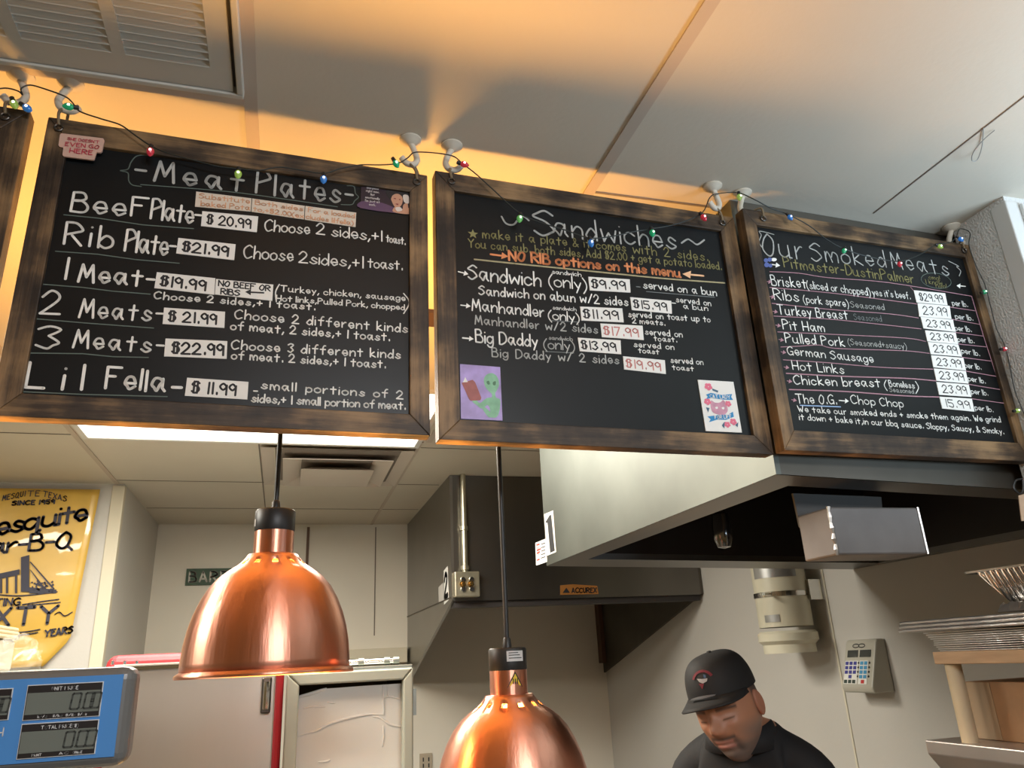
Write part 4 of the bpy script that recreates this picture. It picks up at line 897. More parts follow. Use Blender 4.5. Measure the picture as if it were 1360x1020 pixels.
# ------------------------------------------------------------------ holding cabinet with red edge, and grey-green cabinet
hc = thing('holding_cabinet', 'stainless cabinet with a red painted edge behind the left copper lamp', 'cabinet', (-.3, 3.3, ZF))
M_red = mat('red_enamel', (0.42, 0.02, 0.028), .5)
zt_ = at(200, 870, Y=3.0).z
MB().box(at(136, 900, Y=3.0).x, at(381, 900, Y=3.0).x-.009, 3.0, 3.07, ZF, zt_+.004).build('red_edge', M_red, hc, bevel=.035, seg=4)
MB().box(at(140, 900, Y=3.0).x, at(381, 900, Y=3.0).x-.012, 3.071, 3.7, ZF, zt_-.004).build('body', M_ss, hc)
dx0, dx1 = at(150, 900, Y=2.95).x, at(363, 960, Y=2.95).x
MB().box(dx0, dx1, 2.945, 2.999, ZF+.1, at(200, 881, Y=2.95).z).build('door', mat('warm_stainless', (0.50, 0.47, 0.43), .36, .75, var=.08, scale=3, stretch=(1, 1, .2)), hc, bevel=.004)
f = MB().box(dx0, dx1, 2.940, 2.9445, at(200, 884, Y=2.95).z-.012, at(200, 884, Y=2.95).z); f.build('door_trim', M_chrome, hc)
lx, lz = at(354, 918, Y=2.93).x, at(354, 918, Y=2.93).z
f = MB().box(lx-.016, lx+.016, 2.915, 2.944, lz-.07, lz+.045); hd = f.build('latch', mat('dark_latch', (.12, .11, .10), .3, .9), hc, bevel=.005)
MB().tube([(lx, 2.905, lz+.03), (lx, 2.90, lz-.01), (lx, 2.912, lz-.055)], .010, 8).build('latch_lever', M_chrome, hd, smooth=True)
f = MB()
for px1 in (150, 166, 182): f.lathe([(.006, 0), (.006, .012), (0, .013)], (at(px1, 880, Y=2.97).x, 2.97, at(px1, 880, Y=2.97).z-.006), 8)
f.build('top_bolt', M_chrome, hc)

gc = thing('upright_cabinet', 'grey green framed upright cabinet with a wrinkled white sheet inside its opening', 'cabinet', (.24, 3.3, ZF))
M_gg = mat('grey_green_frame', (0.40, 0.41, 0.34), .4)
gy = 3.0; GA0, GA1 = at(381, 900, Y=gy).x, at(549, 950, Y=gy).x; gzt = at(460, 891, Y=gy).z
gi0, gi1, gzi = at(395.5, 960, Y=gy).x, at(535.5, 960, Y=gy).x, at(460, 907, Y=gy).z
MB().prism([(GA0, gy, gzt), (GA1, gy, gzt), (gi1, gy, gzi), (gi0, gy, gzi)], (0, .05, 0)).build('top_rail', M_gg, gc, bevel=.006)
MB().prism([(GA0, gy, gzt), (gi0, gy, gzi), (gi0, gy, ZF+.15), (GA0, gy, ZF+.1)], (0, .05, 0)).build('side_rail', M_gg, gc, bevel=.006)
MB().prism([(GA1, gy, gzt), (gi1, gy, gzi), (gi1, gy, ZF+.15), (GA1, gy, ZF+.1)], (0, .05, 0)).build('side_rail', M_gg, gc, bevel=.006)
MB().box(GA0+.005, GA0+.02, gy+.051, 3.65, ZF, gzt-.004).box(GA1-.02, GA1-.005, gy+.051, 3.65, ZF, gzt-.004).box(GA0+.02, GA1-.02, 3.63, 3.65, ZF, gzt-.004).build('body', mat('cabinet_inside', (.22, .17, .11), .6), gc)
MB().box(GA0-.004, GA1+.002, gy+.02, 3.65, gzt-.002, gzt+.012).build('top', M_ss, gc, bevel=.003)
SHY = gy+.075
sq = lambda x, y: at(340+x/4.5333, 840+y/4.5333, Y=SHY)
f = MB(); pl = [sq(238, 400), sq(425, 338), sq(640, 322), sq(895, 305), sq(895, 1500), sq(225, 1500)]
f.prism(pl, (0, .006, 0))
sh_ = f.build('plastic_sheet', mat('white_plastic_sheet', (0.84, 0.85, 0.81), .4, bump=.25, bscale=7), gc)
f = MB()
for w_, pts in ((.007, [(238, 392), (330, 368), (425, 336)]), (.006, [(236, 632), (290, 612), (370, 590), (430, 556), (500, 530), (570, 512), (640, 498), (700, 492), (770, 496)]), (.0045, [(770, 496), (768, 440), (764, 370), (766, 312)]),
                (.005, [(700, 505), (750, 515), (800, 550), (840, 562), (892, 570)]), (.0045, [(790, 312), (796, 378), (820, 388), (892, 408)]), (.0035, [(770, 395), (800, 384)]), (.0035, [(285, 458), (340, 446), (415, 450)]), (.003, [(430, 420), (475, 428)]), (.003, [(765, 560), (768, 620), (760, 690)]), (.004, [(375, 780), (430, 775), (445, 765)])):
    P = bez([sq(*p) for p in pts], 4); n = len(P)
    f.tube([p+Vector((0, -.001, 0)) for p in P], w_, 6, rad=[w_*(.35+.65*math.sin(math.pi*(k+.5)/n)) for k in range(n)])
f.build('sheet_fold', mat('sheet_fold', (0.9, 0.9, 0.87), .35), sh_, smooth='all')
f = MB().box(GA1, GA1+.012, gy+.005, gy+.03, at(550, 950, Y=gy).z, at(550, 915, Y=gy).z); f.build('hinge', M_ss, gc)
# chrome pipe fittings along the wall above
cp = thing('pipe_fitting', 'chrome pipe with fittings lying on top of the grey green cabinet', 'pipe', tuple(at(495, 880, Y=3.2)))
ca, cb = at(455, 879.5, Y=3.2), at(528, 877, Y=3.2); cz = gzt+.012+.0165
MB().tube([(ca.x, 3.2, cz), (cb.x, 3.2, cz)], .0125, 12).build('pipe', M_chrome, cp, smooth=True)
for u in (.33, .80, .97): MB().tube([(ca.x+(cb.x-ca.x)*u-.011, 3.2, cz), (ca.x+(cb.x-ca.x)*u+.011, 3.2, cz)], .0163, 10).build('collar', M_ss, cp, smooth=True)

# ------------------------------------------------------------------ wall outlet
q0, q1 = at(557, 1001, Y=5.447), at(574, 1032, Y=5.447)
ol = MB().box(q0.x, q1.x, 5.435, 5.4495, q1.z, q0.z).build('wall_outlet', mat('ivory_plate', (.45, .38, .28), .5), bevel=.004); tag(ol, 'ivory outlet plate low on the back wall between cabinet and right lamp', 'outlet')
f = MB(); cx = (q0.x+q1.x)/2
for kz in (.25, .5):
    for s_ in (-.018, .018): f.box(cx+s_-.004, cx+s_+.004, 5.4335, 5.4348, q0.z-(q0.z-q1.z)*kz-.012, q0.z-(q0.z-q1.z)*kz+.012)
f.build('socket', M_black, ol)

# ------------------------------------------------------------------ counter, prep table and things at the left
ct = thing('serving_counter', 'long steel serving counter below the hanging lamps', 'counter', (.2, 1.3, ZF))
MB().box(-1.3, .80, .62, 1.72, -.665, -.625).build('worktop', M_ss, ct, bevel=.005)
MB().box(-1.28, .78, .66, 1.68, ZF, -.665).build('body', mat('counter_front', (.28, .19, .13), .6), ct)
pt = thing('prep_table', 'steel prep table against the left wall under the poster', 'table', (-1.2, 3.2, ZF))
tz = at(20, 892, Y=3.0).z
MB().box(-1.75, -.66, 2.75, 3.6, tz-.04, tz).build('table_top', M_ss, pt, bevel=.005)
for lx_ in (-1.72, -.70):
    for ly_ in (2.79, 3.55): MB().tube([(lx_, ly_, ZF), (lx_, ly_, tz-.04)], .022, 10).build('leg', M_ss, pt, smooth=True)
# foam trays
for k in range(3):
    a = at(-12, 846-k*5.5, Y=3.0); rx = at(13-k*1.5, 840, Y=3.0).x
    o = MB().box(rx-.26, rx, 2.9, 3.12, a.z-.008, a.z+.0065).build('food_container', mat('tan_plastic', (.42, .34, .20), .4), bevel=.006)
    tag(o, 'tan plastic lid cut off by the left edge, %s of the three' % ('lowest', 'middle', 'topmost')[k], 'container', 'tan lids at the left edge')
    zz = a.z-.008 if k == 0 else zz
o = MB().box(rx-.25, at(9, 840, Y=3.0).x, 2.91, 3.11, tz+.0005, zz-.0005).build('food_container', mat('smoky_plastic', (.38, .33, .25), .3), bevel=.01); tag(o, 'smoky plastic tub under the tan lids at the left edge', 'container')
# clear wrap
bm_ = MB(); rr = random.Random(11); n1, n2 = 22, 12; vs = []; cw = at(27, 880, Y=2.88)
for i in range(n2+1):
    for j in range(n1):
        th = math.pi/2*i/n2; ph = 2*math.pi*j/n1; q_ = 1+rr.uniform(-.14, .14)
        vs.append((cw.x+.075*math.cos(th)*math.cos(ph)*q_, 2.82+.05*math.cos(th)*math.sin(ph)*q_, tz+.001+.10*math.sin(th)*q_))
bm_.add(vs, [(i*n1+j, i*n1+(j+1) % n1, (i+1)*n1+(j+1) % n1, (i+1)*n1+j) for i in range(n2) for j in range(n1)])
o = bm_.build('plastic_wrap', mat('clear_wrap', (.9, .88, .82), .08, alpha=.07, spec=.4)); tag(o, 'crumpled clear plastic wrap below the poster at the left edge', 'plastic wrap')

# ------------------------------------------------------------------ price scale display
sd = thing('price_scale', 'grey price computing scale with a blue display panel at the lower left', 'scale', (-.24, .75, -.625))
DY = .72; D = lambda x, y, e=0.0: at(x, y, Y=DY-e)
M_sc = mat('scale_grey', (.13, .13, .127), .35); M_sb = mat('scale_blue', (.06, .23, .55), .45)
rx = D(176, 930).x; tzz = D(90, 888).z; bzz = D(90, 1024).z; lx_ = -.40
MB().prism([(lx_, DY, bzz), (rx, DY, bzz), (rx, DY, tzz), (lx_, DY, tzz)], (0, .035, 0)).build('housing', M_sc, sd, bevel=.010, seg=4)
MB().box(lx_+.006, rx-.004, DY+.036, DY+.052, bzz+.006, tzz-.006).build('back_shell', mat('scale_back', (.38, .37, .35), .4), sd, bevel=.008)
br, bt, bb = D(158, 950).x, D(90, 899).z, D(80, 1010).z
MB().prism([(lx_+.02, DY-.0008, bb), (br, DY-.0008, bb), (br, DY-.0008, bt), (lx_+.02, DY-.0008, bt)], (0, .002, 0)).build('blue_panel', M_sb, sd)
M_bez = mat('lcd_bezel', (.02, .017, .018), .3); M_lcd = mat('lcd_grey', (.15, .165, .145), .22); M_seg = mat('lcd_segment', (.045, .05, .043), .5); M_lw = mat('panel_white', (.62, .62, .62), .5)
def lcd(x0, y0, x1, y1, title, foot, num):
    """outline corners of one window in the photo"""
    a = D(x0, y0, .0008); b_ = D(x1, y1, .0008); xl, xr_, zt, zb = a.x, b_.x, a.z, b_.z; h_ = zt-zb; w_ = xr_-xl
    o = MB().box(xl-.0006, xr_+.0006, DY-.0020, DY-.0009, zb-.0006, zt+.0006).build('display_window', M_lw, sd)
    MB().box(xl, xr_, DY-.0026, DY-.0021, zb, zt).build('bezel', M_bez, o)
    MB().box(xl+.0006, xr_-.0006, DY-.0031, DY-.0027, zb+h_*.14, zb+h_*.78).build('lcd', M_lcd, o)
    n = NP; P0 = lambda u, v: Vector((xl+w_*u, DY-.0031, zb+h_*v))
    ink = Ink(.0002, n); wt = len(title)*.035
    ink.text(title, P0(.5-wt/2, .83), P0(.5+wt/2, .83), BV*(h_*.10), .00045, gap=.3, jit=0)
    for t_, u in foot: ink.text(t_, P0(u-.06, .035), P0(u+.06, .035), BV*(h_*.07), .0004, gap=.3, jit=0)
    ink.build('print', M_lw, o)
    ink = Ink(.0003, n)
    for k, u in enumerate(num):
        for (ua, va, ub, vb) in ((0, 0, 0, .5), (0, .5, 0, 1), (1, 0, 1, .5), (1, .5, 1, 1), (0, 1, 1, 1), (0, 0, 1, 0)):
            du_ = .118; A = P0(u+du_*ua+.02*va, .24+.46*va); B2 = P0(u+du_*ub+.02*vb, .24+.46*vb); dd = (B2-A)*.08
            ink.stroke([A+dd, B2-dd], .0014)
    ink.fill([P0(num[0]+.155+.015*math.cos(k*1.2566), .245+.02*math.sin(k*1.2566)) for k in range(5)])
    ink.build('digits', M_seg, o)
lcd(38.5, 911, 131.5, 950, 'UNIT PRICE', (('kg/g', .25), ('$/kg', .45), ('$/lb', .62), ('$/oz', .78)), (.60, .78, .93-.06))
lcd(30.5, 962.5, 125.5, 1000, 'TOTAL PRICE($)', (('PRINT', .25), ('AC', .60), ('CHARGE', .78)), (.58, .75, .87))
lcd(-84, 920, 10.5, 955, '', (), (.60, .78, .87))
ink = Ink(.001, NP); p0 = D(-3.5, 978, .001); ink.text('H', p0, D(3.8, 977.5, .001), BV*abs(D(0, 966).z-D(0, 977).z), .0009, gap=.3, jit=0); ink.build('lettering', M_lw, sd)
MB().tube([(-.27, DY+.045, bzz+.02), (-.27, DY+.045, -.56)], .014, 14).build('pole', M_sc, sd, smooth=True)
MB().box(-.42, -.12, DY-.02, DY+.26, -.6245, -.55).build('base', M_sc, sd, bevel=.012)

# ------------------------------------------------------------------ steel shelf with wooden rack, foil and a carton, right side
wsf = MB().prism([(1.60, 1.285, -.243), (2.249, 1.285, -.243), (2.249, 1.285, -.318), (1.635, 1.285, -.318), (1.60, 1.285, -.275)], (0, .496, 0)).build('wall_shelf', mat('shelf_steel', (0.62, 0.56, 0.52), .4, .8, var=.08, scale=6), bevel=.003)
tag(wsf, 'stainless shelf in the lower right corner carrying a wooden rack and a carton', 'shelf')
M_pine = mat('pale_wood', (0.52, 0.34, 0.20), .55, var=.15, scale=14, stretch=(4, .6, 4)); M_dow = mat('dowel_wood', (0.62, 0.50, 0.33), .5, var=.08, scale=12)
rk = thing('wooden_rack', 'pale wooden rack on dowel legs standing on the right steel shelf under foil plates', 'rack', (1.85, 1.5, -.243))
MB().box(1.610, 1.665, 1.285, 1.702, -.061, -.0315).build('side_board', M_pine, rk, bevel=.002)
MB().box(2.10, 2.155, 1.285, 1.702, -.061, -.0315).build('side_board', M_pine, rk, bevel=.002)
for k in range(4): MB().box(1.6655, 2.0995, 1.29+k*.103, 1.38+k*.103, -.052, -.0318).build('slat', M_pine, rk, bevel=.002)
for x in (1.637, 2.128):
    for y in (1.672, 1.325): MB().tube([(x, y, -.2429), (x, y, -.0612)], .0195, 20).build('dowel_leg', M_dow, rk, smooth=True)
q = at(1279, 905, X=1.705)
ct_ = thing('cardboard_box', 'brown cardboard carton on the right steel shelf behind the dowel leg', 'box', (1.9, 1.5, -.243))
M_card = mat('cardboard', (0.34, 0.19, 0.095), .7, var=.10, scale=25)
MB().box(1.705, 2.08, 1.30, 1.715, -.2425, q.z).build('carton', M_card, ct_, bevel=.002)
MB().box(1.7035, 1.7045, 1.64, 1.7135, -.241, q.z-.002).build('end_strip', mat('cardboard_pale', (0.42, 0.30, 0.19), .7), ct_)  # lighter strip at the far end of the carton's side
M_foil = mat('aluminium_foil', (0.86, 0.84, 0.84), .30, .85, bump=.28, bscale=40, stretch=(1, 1, 3))
def rounded(x0, x1, y0, y1, r, z, n=5):
    P = []
    for cx, cy, a0 in ((x1-r, y1-r, 0), (x0+r, y1-r, 90), (x0+r, y0+r, 180), (x1-r, y0+r, 270)):
        for k in range(n+1):
            a_ = math.radians(a0+90*k/n); P.append((cx+r*math.cos(a_), cy+r*math.sin(a_), z))
    return P
rr = random.Random(5)
zl = -.0312; NL = 10; th = .0050
for k in range(NL):
    j = rr.uniform(-.004, .004); j2 = rr.uniform(-.004, .004); gx = -.016*k/NL
    f = MB().prism(rounded(1.628+gx+j, 2.08+j, 1.29+j2*.5, 1.712-gx*1.6+j2, .03, zl+k*th), (0, 0, th*.55))
    o = f.build('foil_plate', M_foil, bevel=.0008); tag(o, 'thin foil plate in the lower stack on the wooden rack', 'foil plate', 'thin foil plates stacked on the wooden rack')
ztop = zl+NL*th
for k in range(3):
    P0 = rounded(1.586+.002*k, 2.11, 1.288, 1.800-.003*k, .035, 0); n = len(P0); f = MB()
    zz = ztop+k*.0098
    cen = Vector((1.85, 1.54, 0)); rings = []
    for sc, dz in ((.96, .001), (.995, .001), (1.0, .004), (.998, .0082), (.985, .0092), (.965, .008), (.955, .0065)):
        rings.append([(cen.x+(p[0]-cen.x)*sc, cen.y+(p[1]-cen.y)*sc, zz+dz) for p in P0])
    vs = [p for r_ in rings for p in r_]
    f.add(vs, [(i*n+j, i*n+(j+1) % n, (i+1)*n+(j+1) % n, (i+1)*n+j) for i in range(len(rings)-1) for j in range(n)] + [tuple(range(n))] + [tuple(range((len(rings)-1)*n, len(rings)*n))])
    o = f.build('foil_tray', M_foil, smooth='all'); tag(o, 'wide foil tray with rolled rim, %s of the three above the plate stack' % ('lowest', 'middle', 'topmost')[k], 'foil tray', 'wide foil trays above the plates')
zt3 = ztop+3*.0098+.0003
f = MB(); n1, n2 = 26, 26; vs = []
for i in range(n1+1):
    for j in range(n2+1):
        u, v = i/n1, j/n2; e = min(u, 1-u, v, 1-v)
        vs.append((1.603+.33*u, 1.292+.185*v, zt3+(.003 if e < .001 else .024+rr.uniform(-.006, .0015))))
f.add(vs, [(i*(n2+1)+j, (i+1)*(n2+1)+j, (i+1)*(n2+1)+j+1, i*(n2+1)+j+1) for i in range(n1) for j in range(n2)])
f.add([vs[0], vs[n2], vs[-1], vs[n1*(n2+1)]], [(0, 1, 2, 3)])
o = f.build('foil_sheet', M_foil); tag(o, 'crumpled piece of foil between the trays and the fluted foil pan', 'foil')
pn = thing('foil_pan', 'fluted foil pan at the right edge on top of the stack', 'foil pan', (1.8, 1.4, zt3+.026))
zb_, ztp = zt3+.0262, .150
f = MB(); per = []
def side(a, b, n):
    return [Vector(a)+(Vector(b)-Vector(a))*(k/n) for k in range(n)]
x0, x1, y0, y1 = 1.625, 2.06, 1.292, 1.522
base = side((x0, y1, 0), (x0, y0, 0), 84)+side((x0, y0, 0), (x1, y0, 0), 84)+side((x1, y0, 0), (x1, y1, 0), 84)+side((x1, y1, 0), (x0, y1, 0), 84)
cen = Vector(((x0+x1)/2, (y0+y1)/2, 0)); n = len(base); rings = []
for t_ in (0, .12, .5, .88, 1.0):
    r_ = []
    for k, p in enumerate(base):
        fl_ = (.0035*math.sin(2*math.pi*k/6))*(1 if .1 < t_ < .9 else .2)
        d_ = (p-cen); d_.normalize(); q = cen+(p-cen)*1.0
        ins = .040*(1-t_)
        q = Vector((min(max(p.x, x0+ins), x1-ins), min(max(p.y, y0+ins), y1-ins), 0))+d_*fl_
        r_.append((q.x, q.y, zb_+(ztp-zb_)*t_))
    rings.append(r_)
vs = [p for r_ in rings for p in r_]
f.add(vs, [(i*n+j, i*n+(j+1) % n, (i+1)*n+(j+1) % n, (i+1)*n+j) for i in range(4) for j in range(n)]+[tuple(range(n-1, -1, -1))])
f.build('pan_wall', mat('bright_foil', (0.78, 0.77, 0.76), .2, 1.0), pn, smooth='all')
f = MB(); A = rounded(x0, x1, y0, y1, .01, ztp); B2 = rounded(x0-.022, x1+.022, y0-.004, y1+.026, .02, ztp+.001); C2 = rounded(x0-.022, x1+.022, y0-.004, y1+.026, .02, ztp-.004)
n = len(A); f.add(A+B2+C2, [(j, (j+1) % n, n+(j+1) % n, n+j) for j in range(n)]+[(n+j, n+(j+1) % n, 2*n+(j+1) % n, 2*n+j) for j in range(n)])
f.build('rim', M_foil, pn)

# ------------------------------------------------------------------ the man
SKIN = mat('skin', (0.38, 0.175, 0.10), .5); M_shirt = mat('black_shirt', (0.0075, 0.0075, 0.009), .8); M_pants = mat('dark_trousers', (0.02, 0.02, 0.025), .8); M_shoe = mat('black_shoe', (0.01, 0.01, 0.01), .5)
hc_ = W(at(967, 937, Y=1.9))                      # centre of the head
man_loc = Vector((hc_.x, hc_.y, 0.0))
pr = bpy.data.objects.new('person', None); C.objects.link(pr)
def facing(deg): return math.radians(deg)-math.pi/2          # rotation that turns local +y to a heading
BODY_R = facing(222); HEAD_YAW = facing(216); HEAD_PITCH = math.radians(-11); HEAD_ROLL = math.radians(9)
Rb = Matrix.Rotation(BODY_R, 4, 'Z')
Rh = Matrix.Rotation(HEAD_YAW, 4, 'Z') @ Matrix.Rotation(HEAD_PITCH, 4, 'X') @ Matrix.Rotation(HEAD_ROLL, 4, 'Y')
HS = .96
hz_ = hc_.z
back = Rb @ Vector((0, -.11, 0))                  # the body stands behind the bowed head
man_loc = man_loc + Vector((back.x, back.y, 0)); pr.location = man_loc; pr['_o'] = list(man_loc)
tag(pr, 'man in a black cap and black collared shirt looking down at his work', 'person')
def b2w(p): return man_loc + Rb @ Vector(p)
def h2w(p): return hc_ + Rh @ (Vector(p)*HS)
# head surface
def headpt(th, ph):
    """th 0 (crown) .. pi (under the chin), ph angle from the face (+y) to the side (+x)"""
    sx, cy, cz = math.sin(th)*math.sin(ph), math.sin(th)*math.cos(ph), math.cos(th)
    x, y, z = .072*sx, .096*cy, .122*cz
    fr = max(0.0, cy)
    low = max(0.0, -cz)
    x *= 1-.36*low**1.6; 
    if cy > 0: y *= 1-.02*low
    else: y *= 1-.42*low**1.2
    jaw = math.exp(-((z+.066)/.03)**2); x *= 1+.05*jaw
    g = lambda a, b, sa, sb: math.exp(-((x-a)/sa)**2-((z-b)/sb)**2)*(1 if cy > 0 else 0)
    y += .010*g(0, -.098, .024, .020)                                   # chin
    y += .006*g(0, .016, .05, .010)                                     # brow
    y += .023*g(0, -.028, .0125, .016) + .013*g(0, -.012, .009, .018) + .008*(g(.013, -.034, .008, .008)+g(-.013, -.034, .008, .008))
    y -= .009*(g(.032, -.003, .014, .011)+g(-.032, -.003, .014, .011))
    y += .0055*(g(.031, -.006, .011, .007)+g(-.031, -.006, .011, .007))   # eyeballs under the lids
    y -= .003*(g(.031, -.014, .012, .003)+g(-.031, -.014, .012, .003))
    y += .005*(g(.045, -.026, .018, .014)+g(-.045, -.026, .018, .014))
    y += .0045*g(0, -.058, .024, .005)+.0055*g(0, -.069, .020, .006)-.005*g(0, -.0635, .024, .0022)
    y -= .004*g(0, -.082, .02, .006)
    return Vector((x, y, z))
NT, NP_ = 110, 120
hv = []; hm = []
for i in range(NT+1):
    for j in range(NP_):
        hv.append(headpt(math.pi*(i+.02)/(NT+.04), 2*math.pi*j/NP_))
hfaces = [(i*NP_+j, i*NP_+(j+1) % NP_, (i+1)*NP_+(j+1) % NP_, (i+1)*NP_+j) for i in range(NT) for j in range(NP_)]
def skin_tone(p):
    """natural colouring: beard stubble, moustache, brows, lips, short hair"""
    x, y, z = p; base = Vector((0.38, 0.175, 0.10))
    sm = lambda a, b, v: min(1, max(0, (v-a)/(b-a)))
    if y > -.01:
        bd = sm(-.052, -.078, z)*(1-.0*abs(x))
        bd = max(bd, sm(.030, .056, abs(x))*sm(-.022, -.05, z)*.8)
        base = base.lerp(Vector((0.17, 0.13, 0.11)), bd*.9)
        gt = math.exp(-((abs(x)-.027)/.007)**2)*sm(-.046, -.052, z)*sm(-.095, -.08, z); ms = math.exp(-((z+.0505)/.0055)**2)*(1 if abs(x) < .030 else 0); ch_ = math.exp(-((z+.093)/.012)**2-(x/.024)**2)
        base = base.lerp(Vector((0.055, 0.04, 0.035)), min(1, max(gt*.75, ms*.95, ch_*.5)))
        if y > .05:
            lp = max(math.exp(-((z+.059)/.004)**2), math.exp(-((z+.0685)/.005)**2))*(1 if abs(x) < .022 else 0); base = base.lerp(Vector((0.38, 0.15, 0.12)), lp*.8)
            br_ = math.exp(-((z-.0125+.12*max(0, abs(x)-.032))/.0042)**2)*(1 if .012 < abs(x) < .052 else 0); base = base.lerp(Vector((0.03, 0.018, 0.014)), br_*.9)
            ey = math.exp(-((z+.0115)/.0017)**2)*(1 if .020 < abs(x) < .043 else 0); base = base.lerp(Vector((0.02, 0.012, 0.01)), ey)
    hr = sm(-.03, -.005, z)*sm(.018, .004, y) if abs(x) > .03 else sm(-.06, -.03, z)*sm(.0, -.02, y)
    if z > .0 and y < .052 and abs(x) > .05: hr = max(hr, sm(.030, .040, z+.0)*1.0)
    base = base.lerp(Vector((0.045, 0.035, 0.03)), min(1, hr)*.9)
    return base
# body from a skinned skeleton
J = [((0,0,.97),.125), ((0,.0,1.12),.135), ((0,.0,1.28),.140), ((0,.005,1.42),.085), ((0,.045,1.465),.056), ((0,.095,1.51),.053)]
ED = [(0,1),(1,2),(2,3),(3,4),(4,5)]
def jn(p, r, par):
    J.append((p, r)); ED.append((par, len(J)-1)); return len(J)-1
for s_ in (-1, 1):
    c_ = jn((s_*.07, 0, 1.405), .070, 3); sh2 = jn((s_*.150, .0, 1.375), .062, c_); el = jn((s_*.205, .02, 1.10), .044, sh2); f1 = jn((s_*.20, .13, 1.05), .042, el); wrt = jn((s_*.17, .28, 1.04), .027, f1)
    pm = jn((s_*.158, .325, 1.035), .026, wrt)
    for k, (ox, ln_) in enumerate(((-.026, .070), (-.009, .080), (.009, .076), (.025, .060))):
        kx = s_*.155+ox; a1_ = jn((kx, .365, 1.035), .0095, pm); a2_ = jn((kx*.99, .365+ln_*.5, 1.025), .0085, a1_); jn((kx*.98, .365+ln_*.8, 1.000), .0075, a2_)
    t1 = jn((s_*.158-s_*.034, .335, 1.03), .010, pm); jn((s_*.158-s_*.05, .375, 1.018), .0085, t1)
    hp = jn((s_*.095, 0, .88), .095, 0); kn = jn((s_*.11, .02, .49), .062, hp); an_ = jn((s_*.115, -.02, .10), .044, kn); hl = jn((s_*.118, .02, .045), .042, an_); jn((s_*.125, .14, .035), .036, hl)
zoff = hz_ - 1.61 + .085                                   # match the skeleton's height to the head
def skinned(joints, edges, sub=2):
    me = bpy.data.meshes.new('sk'); me.from_pydata([Vector(p) for p, r in joints], edges, []); ob = bpy.data.objects.new('sk', me); C.objects.link(ob)
    md = ob.modifiers.new('s', 'SKIN'); md.use_smooth_shade = True
    for v, (p, r) in zip(me.skin_vertices[0].data, joints): v.radius = (r, r*.86) if r > .1 else (r, r); v.use_root = False
    me.skin_vertices[0].data[0].use_root = True
    sd_ = ob.modifiers.new('d', 'SUBSURF'); sd_.levels = sub; sd_.render_levels = sub
    dg = bpy.context.evaluated_depsgraph_get(); ev = ob.evaluated_get(dg); m2 = ev.to_mesh()
    vs = [v.co.copy() for v in m2.vertices]; fs = [tuple(p.vertices) for p in m2.polygons]
    ev.to_mesh_clear(); bpy.data.objects.remove(ob); bpy.data.meshes.remove(me)
    return vs, fs
bv, bf = skinned(J, ED)
f = MB()
def bodymat(c):
    if c.z < .085: return 3
    if c.z < .99 and abs(c.x) < .2 and c.y < .2: return 2
    if (c.y > .12 and c.z < 1.3) or (c.z > 1.435 and abs(c.x) < .075): return 0
    if abs(c.x) > .17 and c.z < 1.17: return 0
    return 1
f.add([b2w((v.x, v.y, v.z*(1+zoff/1.61))) for v in bv], bf); f.mi = [bodymat(sum((bv[i] for i in fc), Vector())/len(fc)) for fc in bf]
nb = len(bf); f.cur = 4
f.add([h2w(v) for v in hv], hfaces)
# ears
for s_ in (-1, 1):
    vs = []; n1, n2 = 10, 16
    for i in range(n1+1):
        for j in range(n2):
            th, ph = math.pi*i/n1, 2*math.pi*j/n2
            ex, ey, ez = .010*math.sin(th)*math.cos(ph), .017*math.sin(th)*math.sin(ph), .030*math.cos(th)
            dent = .006*math.exp(-((ey-.002)/.009)**2-((ez-.002)/.017)**2)
            ex += -dent if ex > 0 else 0
            ey *= 1-.25*max(0, -ez/.034)
            vs.append(h2w((s_*(.0725+ex+.25*max(0, -ey)*.8), -.008+ey-.12*ez*-1, -.006+ez)))
    f.add(vs, [(i*n2+j, i*n2+(j+1) % n2, (i+1)*n2+(j+1) % n2, (i+1)*n2+j) for i in range(n1) for j in range(n2)])
Mh, nt, b = _mat('face_and_stubble'); vc = nt.nodes.new('ShaderNodeVertexColor'); vc.layer_name = 'tone'; nt.links.new(vc.outputs['Color'], b.inputs['Base Color']); b.inputs['Roughness'].default_value = .5
body = f.build('body', [SKIN, M_shirt, M_pants, M_shoe, Mh], pr, raw=True, smooth='all')
ca_ = body.data.color_attributes.new('tone', 'FLOAT_COLOR', 'POINT')
tones = [Vector((.38, .175, .10))]*len(bv)+[skin_tone(v) for v in hv]
for i, dte in enumerate(ca_.data):
    c_ = tones[i] if i < len(tones) else Vector((.36, .15, .09)); dte.color = (*c_, 1)
# collar and cap
f = MB(); vs = []; n = 36
zc_ = 1.452*(1+zoff/1.61)
for k in range(n+1):
    a_ = math.radians(100+340*k/n+0)
    for rx_, dz, dy in ((.068, -.012, 0), (.066, .034, .012), (.072, .036, .012), (.092, -.012, -.002)):
        vs.append(b2w((rx_*math.cos(a_), .028+rx_*1.05*math.sin(a_)+dy, zc_+dz-.016*max(0, math.sin(a_)))))
f.add(vs, [(k*4+j, (k+1)*4+j, (k+1)*4+j+1, k*4+j+1) for k in range(n) for j in range(3)])
f.build('shirt_collar', M_shirt, pr, raw=True, smooth='all', solid=.003)
M_cap = mat('black_cap', (0.0075, 0.0075, 0.008), .75)
f = MB(); vs = []; n1, n2 = 18, 48
def cappt(t, a):
    r_ = math.cos(t*math.pi/2)**.62; fx = max(0, math.cos(a))
    return Vector((.077*r_*math.sin(a), .102*r_*math.cos(a)+.003, .034+.012*math.cos(a)*-0+ (.090+.012*fx*(1-t))*math.sin(t*math.pi/2)**.9))
for i in range(n1+1):
    for j in range(n2): vs.append(h2w(cappt(i/n1, 2*math.pi*j/n2)))
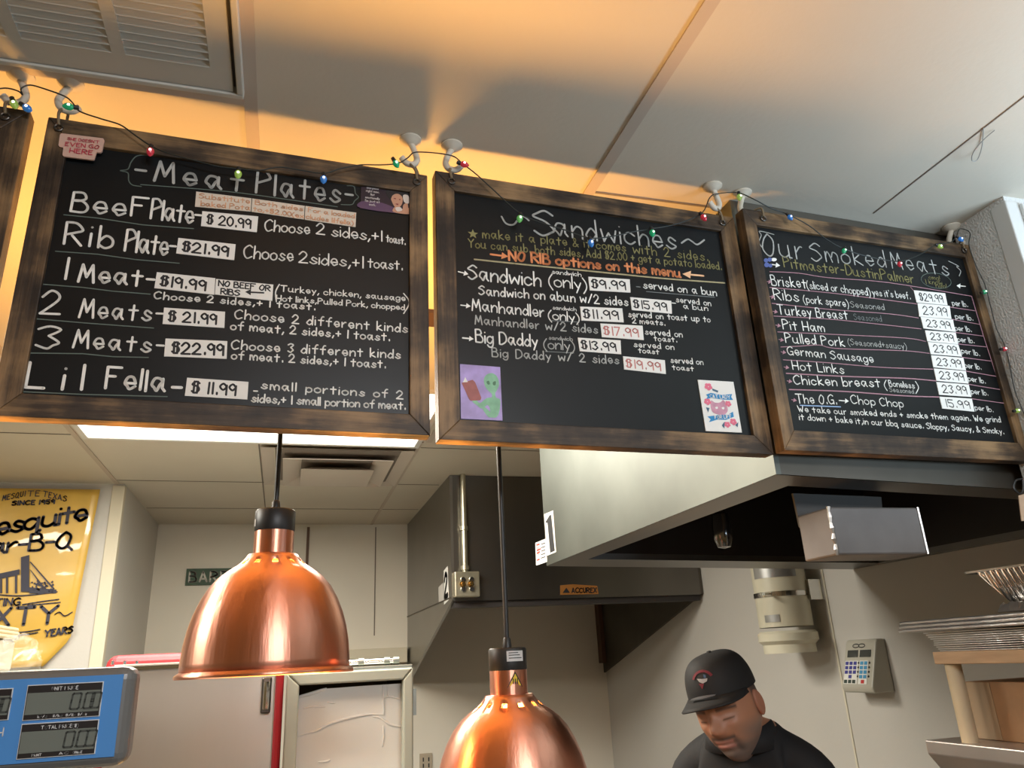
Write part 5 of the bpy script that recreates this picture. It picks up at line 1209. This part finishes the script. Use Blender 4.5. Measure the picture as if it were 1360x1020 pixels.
f.add(vs, [(i*n2+j, i*n2+(j+1) % n2, (i+1)*n2+(j+1) % n2, (i+1)*n2+j) for i in range(n1) for j in range(n2)])
f.lathe([(.006, 0), (.005, .004), (0, .005)], h2w((0, .003, .1235)), 10, axis=Rh @ Vector((0, 0, 1)))
cap = f.build('cap', M_cap, pr, raw=True, smooth='all')
f = MB(); vs = []; n = 24
for k in range(n+1):
    a_ = math.radians(-74+148*k/n); ca2 = math.cos(a_*90/74)
    for t_ in (0, .35, .7, 1):
        rx_, ry_ = .0775+.0*t_, .1025
        L_ = .066*max(.0, ca2)**.55*t_
        vs.append(h2w((rx_*math.sin(a_)*(1+.04*t_), ry_*math.cos(a_)+.003+L_, .044-.010*t_*max(0, ca2)**.5-.014*math.sin(a_)**2*(.4+t_))))
f.add(vs, [(k*4+j, (k+1)*4+j, (k+1)*4+j+1, k*4+j+1) for k in range(n) for j in range(3)])
f.build('brim', M_cap, cap, raw=True, smooth='all', solid=.0025)
def capdecal(name, pts, m):
    f = MB(); vs = []
    for (u, v) in pts:          # u angle in degrees round the front, v height 0..1
        p = cappt(v, math.radians(u)); c0 = Vector((0, 0, .04)); vs.append(h2w(p+(p-c0).normalized()*.0018))
    n = len(vs)//2
    f.add(vs, [(k, k+1, n+k+1, n+k) for k in range(n-1)]); return f.build(name, m, cap, raw=True)
arc = lambda r, c: [(c[0]-r*1.0*math.cos(math.radians(20+140*k/10)), c[1]+r*.0095*math.sin(math.radians(20+140*k/10))) for k in range(11)]
capdecal('emblem_arc', arc(22, (-6, .26))+arc(17, (-6, .26)), mat('red_thread', (.13, .012, .022), .8))
capdecal('emblem_white', [(-16, .30), (-6, .31), (4, .33), (-14, .26), (-6, .24), (0, .27)], mat('white_thread', (.32, .32, .32), .8))
capdecal('emblem_blue', [(-14, .36), (-10, .38), (-14, .31), (-10, .32)], mat('blue_thread', (.05, .09, .16), .7))
capdecal('emblem_red', [(-8, .235), (2, .25), (-3, .17), (-2, .17)], MATS['red_thread'])
f = MB(); vs = []
for k in range(13):
    a_ = math.radians(-22+44*k/12); w_ = math.sin(math.pi*k/12)
    for s_ in (0, 1): vs.append(h2w((.0835*math.sin(a_)*1.02, .1045*math.cos(a_)+.003+.004+.010*s_*1, .0465+.003*w_*(1-s_)-.001*s_+.0015)))
f.add(vs, [(2*k, 2*k+1, 2*k+3, 2*k+2) for k in range(12)]); f.build('brim_sticker', mat('silver_sticker', (.07, .07, .075), .4), cap, raw=True)
